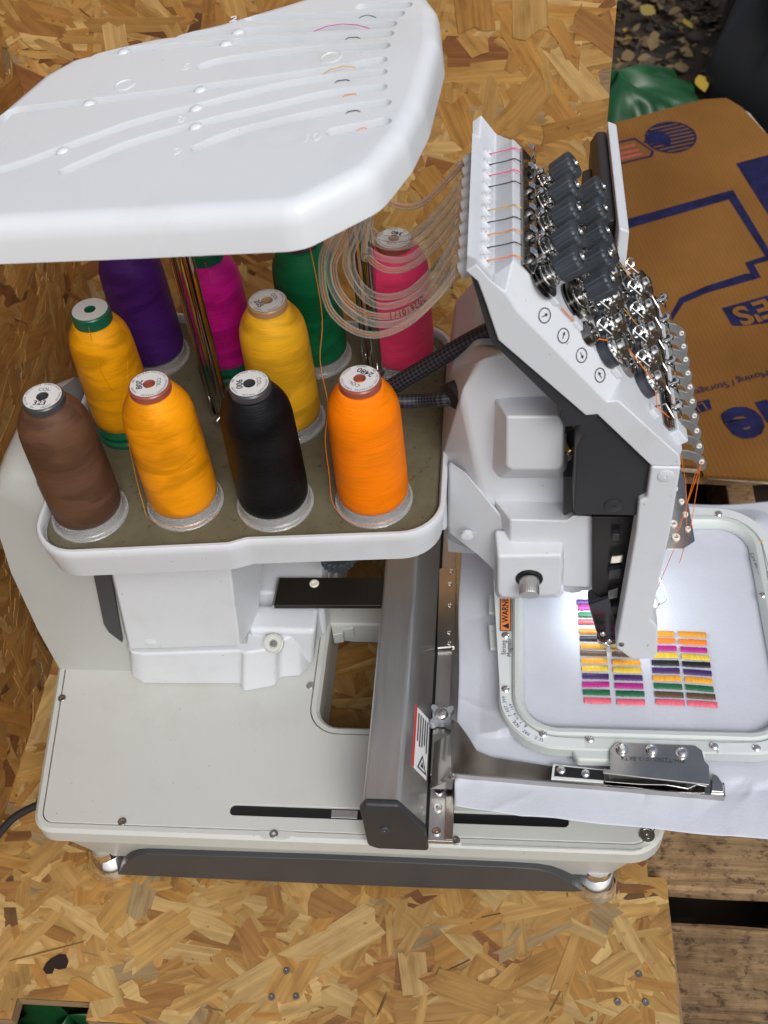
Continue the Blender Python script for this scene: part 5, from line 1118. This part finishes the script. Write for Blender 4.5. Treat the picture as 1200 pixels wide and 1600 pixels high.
# ------------------------------------------------------------------ fabric sheet with stitched colour bars
random.seed(21)
HX0, HX1, HY0, HY1 = -.0015, .281, -.2235, .072
CREASES = []
for i in range(46):
    an_ = random.uniform(0, 3.14); CREASES.append((random.uniform(-.04, .40), random.choice((random.uniform(-.28, -.19), random.uniform(-.28, .10))), math.cos(an_), math.sin(an_), random.choice((1, 1, -1))*random.uniform(.0010, .0030), random.uniform(.002, .007), random.uniform(.02, .08)))
def fab_z(x, y):
    dx = max(HX0+.012-x, 0, x-HX1+.012); dy = max(HY0+.012-y, 0, y-HY1+.012); d = math.hypot(dx, dy)
    z = .1965-min(d, .03)*.45-max(0, d-.03)*.12
    wr = .0009*math.sin(x*31+y*17+2*math.sin(y*23))+.0006*math.sin(y*61-x*33+1.3)
    for (cx_, cy_, ca_, sa_, am, wd, ln) in CREASES:
        dd = abs((x-cx_)*sa_-(y-cy_)*ca_); ll = (x-cx_)*ca_+(y-cy_)*sa_
        if dd < wd*3 and abs(ll) < ln: wr += am*math.exp(-dd/wd)*(1-(ll/ln)**2)
    z += wr*min(1, d/.018)
    if y < -.20: z = min(z, .1835-.08*max(0, -.235-y))
    return max(z, .1545)
fx0, fx1, fy0, fy1 = -.0405, .42, -.285, .105
NX, NY = 220, 190; v = []; f = []
for j in range(NY+1):
    for i in range(NX+1):
        u, w_ = i/NX, j/NY
        x = fx0+(fx1-fx0)*u; yb = -.2795-.014*max(0, (x-.05))/.2+.0006*math.sin(x*60)+(.010*(1-min(1, (x-fx0)/.06))); yt = fy1+.008*math.sin(x*21)
        y = yb+(yt-yb)*w_; x += (1-u)*(.0010*math.sin(y*35)-.004*w_)
        v.append((x, y, fab_z(x, y)))
for j in range(NY):
    for i in range(NX): a_ = j*(NX+1)+i; f.append((a_, a_+1, a_+NX+2, a_+NX+1))
fab = link('fabric_sheet', pyd(v, f, fix=False), 'fabric', angle=80)
tag(fab, 'white wrinkled backing fabric clamped in the hoop with stitched colour bars', 'fabric')
so = fab.modifiers.new('th', 'SOLIDIFY'); so.thickness = .0004; so.offset = -1
ZS = .1978
def bar(px0, px1, m):
    """a satin-stitched bar: domed, with slightly uneven thread ends along both edges"""
    (x0, y0), (x1, y1) = px0, px1; th = .0033; n = 22; A = []; B = []; C = []; D = []
    for i in range(n+1):
        t = i/n; x = x0+(x1-x0)*t+(random.gauss(0, .00012) if 0 < i < n else 0); y = y0+(y1-y0)*t; h = ZS+.0007+random.gauss(0, .00006)
        A.append((x, y-th+random.gauss(0, .00016), ZS-.0004)); B.append((x, y-th*.72, h)); C.append((x, y+th*.72, h)); D.append((x, y+th+random.gauss(0, .00016), ZS-.0004))
    v = A+B+C+D; k = n+1; f = []
    for r in range(3):
        for i in range(n): f.append((r*k+i, r*k+i+1, (r+1)*k+i+1, (r+1)*k+i))
    return link('stitched_bar', pyd(v, f, fix=False), m, fab, angle=80)
cols = {1: ([(0.0766, -0.0510), (0.0776, -0.0582), (0.0779, -0.0670), (0.0775, -0.0757), (0.0777, -0.0874), (0.0780, -0.0959), (0.0782, -0.1051), (0.0779, -0.1134), (0.0782, -0.1224), (0.0784, -0.1312), (0.0787, -0.1400), (0.0783, -0.1495), (0.0785, -0.1580), (0.0793, -0.1672)], [(0.1029, -0.0505), (0.1032, -0.0577), (0.1033, -0.0665), (0.1035, -0.0752), (0.1029, -0.0869), (0.1030, -0.0953), (0.1031, -0.1045), (0.1032, -0.1135), (0.1034, -0.1217), (0.1035, -0.1306), (0.1036, -0.1401), (0.1037, -0.1488), (0.1038, -0.1580), (0.1044, -0.1672)],
            ['purple', 'magenta', 'green', 'red', 'orange', 'black', 'amber', 'brown', 'gold', 'yellow', 'purple', 'magenta', 'green', 'pink']),
        2: ([(0.1072, -0.0868), (0.1073, -0.0960), (0.1074, -0.1051), (0.1082, -0.1134), (0.1082, -0.1231), (0.1083, -0.1319), (0.1090, -0.1407), (0.1090, -0.1500), (0.1097, -0.1586), (0.1098, -0.1678)], [(0.1329, -0.0862), (0.1328, -0.0954), (0.1328, -0.1045), (0.1333, -0.1143), (0.1345, -0.1232), (0.1350, -0.1320), (0.1356, -0.1407), (0.1355, -0.1500), (0.1360, -0.1586), (0.1359, -0.1677)],
            ['orange', 'black', 'amber', 'brown', 'gold', 'yellow', 'purple', 'magenta', 'green', 'pink']),
        3: ([(0.1439, -0.0883), (0.1439, -0.0967), (0.1444, -0.1058), (0.1450, -0.1140), (0.1455, -0.1229), (0.1454, -0.1317), (0.1452, -0.1404), (0.1457, -0.1490), (0.1456, -0.1583), (0.1460, -0.1667)], [(0.1699, -0.0885), (0.1704, -0.0968), (0.1708, -0.1059), (0.1712, -0.1141), (0.1715, -0.1230), (0.1713, -0.1318), (0.1716, -0.1405), (0.1719, -0.1498), (0.1722, -0.1590), (0.1725, -0.1673)],
            ['amber', 'orange', 'magenta', 'yellow', 'black', 'purple', 'gold', 'green', 'brown', 'pink']),
        4: ([(0.1743, -0.0884), (0.1740, -0.0975), (0.1744, -0.1066), (0.1748, -0.1148), (0.1745, -0.1236), (0.1748, -0.1324), (0.1752, -0.1411), (0.1749, -0.1497), (0.1752, -0.1589), (0.1755, -0.1673)], [(0.2007, -0.0893), (0.2003, -0.0984), (0.1998, -0.1075), (0.2007, -0.1164), (0.2009, -0.1244), (0.2010, -0.1339), (0.2006, -0.1426), (0.2007, -0.1518), (0.2015, -0.1602), (0.2023, -0.1686)],
            ['amber', 'orange', 'magenta', 'yellow', 'black', 'purple', 'gold', 'green', 'brown', 'pink'])}
for k, (L_, R_, names) in cols.items():
    for a_, b_, nm in zip(L_, R_, names): bar(a_, b_, 's_'+nm)

# ------------------------------------------------------------------ magnetic hoop
hoop = thing('embroidery_hoop', 'pale magnetic embroidery hoop with warning labels under the needle head', 'embroidery hoop', ((HX0+HX1)/2, (HY0+HY1)/2, .19))
HOFF = (-(HX0+HX1)/2, -(HY0+HY1)/2, -.19)
def hl(name, me, m, parent=None, **k):
    o = link(name, me, m, parent or hoop, **k)
    if parent is None: o.location = HOFF
    return o
HCR = .056
def hring(d, seg=14): return round_poly([(HX0+d, HY0+d), (HX1-d, HY0+d), (HX1-d, HY1-d), (HX0+d, HY1-d)], HCR-d, seg)
hs_ = [(0, .1905), (0, .2030), (.0012, .2045), (.0118, .2045), (.0122, .2032), (.0130, .2032), (.0134, .2060), (.0155, .2082), (.0195, .2078), (.0230, .2045), (.0245, .2000), (.0245, .1980), (.010, .1905)]
ring = hl('ring', loft([[(x, y, z) for x, y in hring(d)] for d, z in hs_], close=True), 'hoop_plastic', angle=32)
for px in ([(0.1276, -0.2121), (0.1791, -0.2131), (0.1838, -0.2220), (0.1270, -0.2200)],): pass
# mounting lugs at the left and the near edge
hl('lug', prism_z([(-0.0124, -0.0415), (-0.0005, -0.0413), (-0.0004, -0.0657), (-0.0121, -0.0659)], .1910, .1960), 'hoop_plastic', bevel=.0015)
hl('lug', prism_z([(-0.0125, -0.0795), (-0.0003, -0.0792), (0.0011, -0.1095), (-0.0103, -0.1097)], .1910, .1960), 'hoop_plastic', bevel=.0015)
hl('lug', prism_z([(.070, HY0-.010), (.182, HY0-.010), (.186, HY0+.004), (.064, HY0+.004)], .1908, .2025), 'hoop_plastic', bevel=.003)
# white label strips on the flange
def strip(i0, i1, ext0=0, ext1=0):
    A = hring(.0012, 14); B = hring(.0114, 14); n = len(A); idx = [(i0+k) % n for k in range((i1-i0) % n+1)]
    a_ = [A[i] for i in idx]; b_ = [B[i] for i in idx]
    def extend(P, e, first):
        p, q = (P[0], P[1]) if first else (P[-1], P[-2]); d = (Vector(p)-Vector(q)).normalized(); return tuple(Vector(p)+d*e)
    if ext0: a_.insert(0, extend(a_, ext0, True)); b_.insert(0, extend(b_, ext0, True))
    if ext1: a_.append(extend(a_, ext1, False)); b_.append(extend(b_, ext1, False))
    return loft([[(a[0], a[1], .2044) for a in a_]+[(b[0], b[1], .2044) for b in b_[::-1]], [(a[0], a[1], .2056) for a in a_]+[(b[0], b[1], .2056) for b in b_[::-1]]])
N_ = len(hring(0)); q_ = N_//4
# corner order: near-left, near-right, far-right, far-left
for i0, i1, e0, e1 in ((0, q_-1, .155, .022), (q_, 2*q_-1, .03, .05), (2*q_, 3*q_-1, .125, .10)):
    hl('label_strip', strip(i0, i1, e0, e1), 'hoop_strip', bevel=.0003)
for p in [(0.0048, -0.0999), (0.0050, -0.1621), (0.0397, -0.2095), (0.0821, -0.2135), (0.1926, -0.2171), (0.2296, -0.2178), (0.2299, 0.0622), (0.2600, -0.0453)]:
    hl('strip_screw', lathe([(.0040, -.0005), (.0039, .0008), (.0028, .0019), (.0012, .0023), (.0001, .0024)], 20, place((p[0], p[1], .2057))), 'chrome')
def on_hoop(p, ang, h=.2062):
    M = Matrix.Rotation(R(ang), 4, 'Z'); M.translation = (p[0], p[1], h); return M
p = [(0.0047, -0.0729)][0]
M = on_hoop(p, 90)
hl('warning_tag', pyd([M @ Vector(q) for q in ((-.022, -.0054, 0), (.028, -.0054, 0), (.028, .0054, 0), (-.022, .0054, 0))], [(0, 1, 2, 3)], fix=False), 'warning_orange', smooth=False)
fr = [(-.0222, -.0056), (.0282, -.0056), (.0282, .0056), (-.0222, .0056)]; fi = [(-.0214, -.0048), (.0274, -.0048), (.0274, .0048), (-.0214, .0048)]
tri_ = [(-.0195, -.0034), (-.0125, -.0034), (-.016, .0036)]
hl('warning_print', join_me([pyd([M @ Vector((*q, .0002)) for q in fr+fi], [(i, (i+1) % 4, (i+1) % 4+4, i+4) for i in range(4)], fix=False), pyd([M @ Vector((*q, .0002)) for q in tri_], [(0, 1, 2)], fix=False), text_me('WARNING', .0092, M @ Matrix.Translation((.009, 0, .0002)), sx=.92, bold=.0002)]), 'ink', smooth=False)
p = [(0.0055, -0.1147)][0]
hl('lettering', join_me([text_me('Strong', .0064, on_hoop((p[0]-.0024, p[1]), 90)), text_me('Magnets', .0064, on_hoop((p[0]+.0030, p[1]), 90))]), 'ink', smooth=False)
# patent text round the near left corner, reading from the near edge up the left side
cx, cy = HX0+HCR, HY0+HCR
def arc_text(s, rad, a0, step, size):
    out = []
    for i, ch in enumerate(s):
        if ch == ' ': continue
        a_ = R(a0-step*i); M = Matrix.Rotation(a_-R(90), 4, 'Z'); M.translation = (cx+rad*math.cos(a_), cy+rad*math.sin(a_), .2062); out.append(text_me(ch, size, M))
    return out
hl('lettering', join_me(arc_text('U.S. PAT. NOS. 7,607,399', HCR-.0050, 251, 2.9, .0046)+arc_text('& 7,918,169', HCR-.0098, 228, 3.3, .0044)), 'ink_blue', smooth=False)
p = [(0.2646, 0.0225)][0]
hl('caution_triangle', pyd([(p[0]-.005, p[1]+.004, .2062), (p[0]+.006, p[1]+.003, .2062), (p[0]-.001, p[1]-.006, .2062)], [(0, 1, 2)], fix=False), 'caution' if 'caution' in MATS else mat('caution', (.55, .36, .03), .5).name, smooth=False)
a_, = [(0.2617, -0.0156)]
hl('lettering', join_me([text_me('Care and Hand Close', .0056, on_hoop((a_[0]-.0012, a_[1]), -80)), text_me('Keep Away From Hands', .0056, on_hoop((a_[0]+.0050, a_[1]), -80))]), 'ink', smooth=False)
# steel bracket with three bolts
bk2 = round_poly([(0.0980, -0.2467), (0.0993, -0.2236), (0.1048, -0.2168), (0.1754, -0.2172), (0.1811, -0.2222), (0.1822, -0.2324), (0.1856, -0.2374), (0.1840, -0.2562), (0.0911, -0.2476), (0.0931, -0.2418)], .0015, 3)
hl('bracket', prism_z(bk2, .2046, .2066), 'plate_steel', bevel=.0004)
for p in [(0.1100, -0.2237), (0.1366, -0.2241), (0.1630, -0.2258)]:
    hl('bolt', lathe([(.0056, 0), (.0056, .0012), (.0044, .0014), (.0042, .0044), (.0026, .0050), (.0022, .0046), (.0002, .0046)], 6 if False else 20, place((p[0], p[1], .2066))), 'chrome')
p, q = [(0.1367, -0.2327), (0.1028, -0.2319)]
d_ = math.degrees(math.atan2(q[1]-p[1], q[0]-p[0]))
hl('engraved_text', text_me('MH-T2360-1013-BKT4', .0060, on_hoop(p, d_, .2069)), 'strip_grey', smooth=False)
for o in list(bpy.data.objects):
    if o.type == 'MESH' and len(o.data.materials) == 0: o.data.materials.append(MATS['white_plastic'])
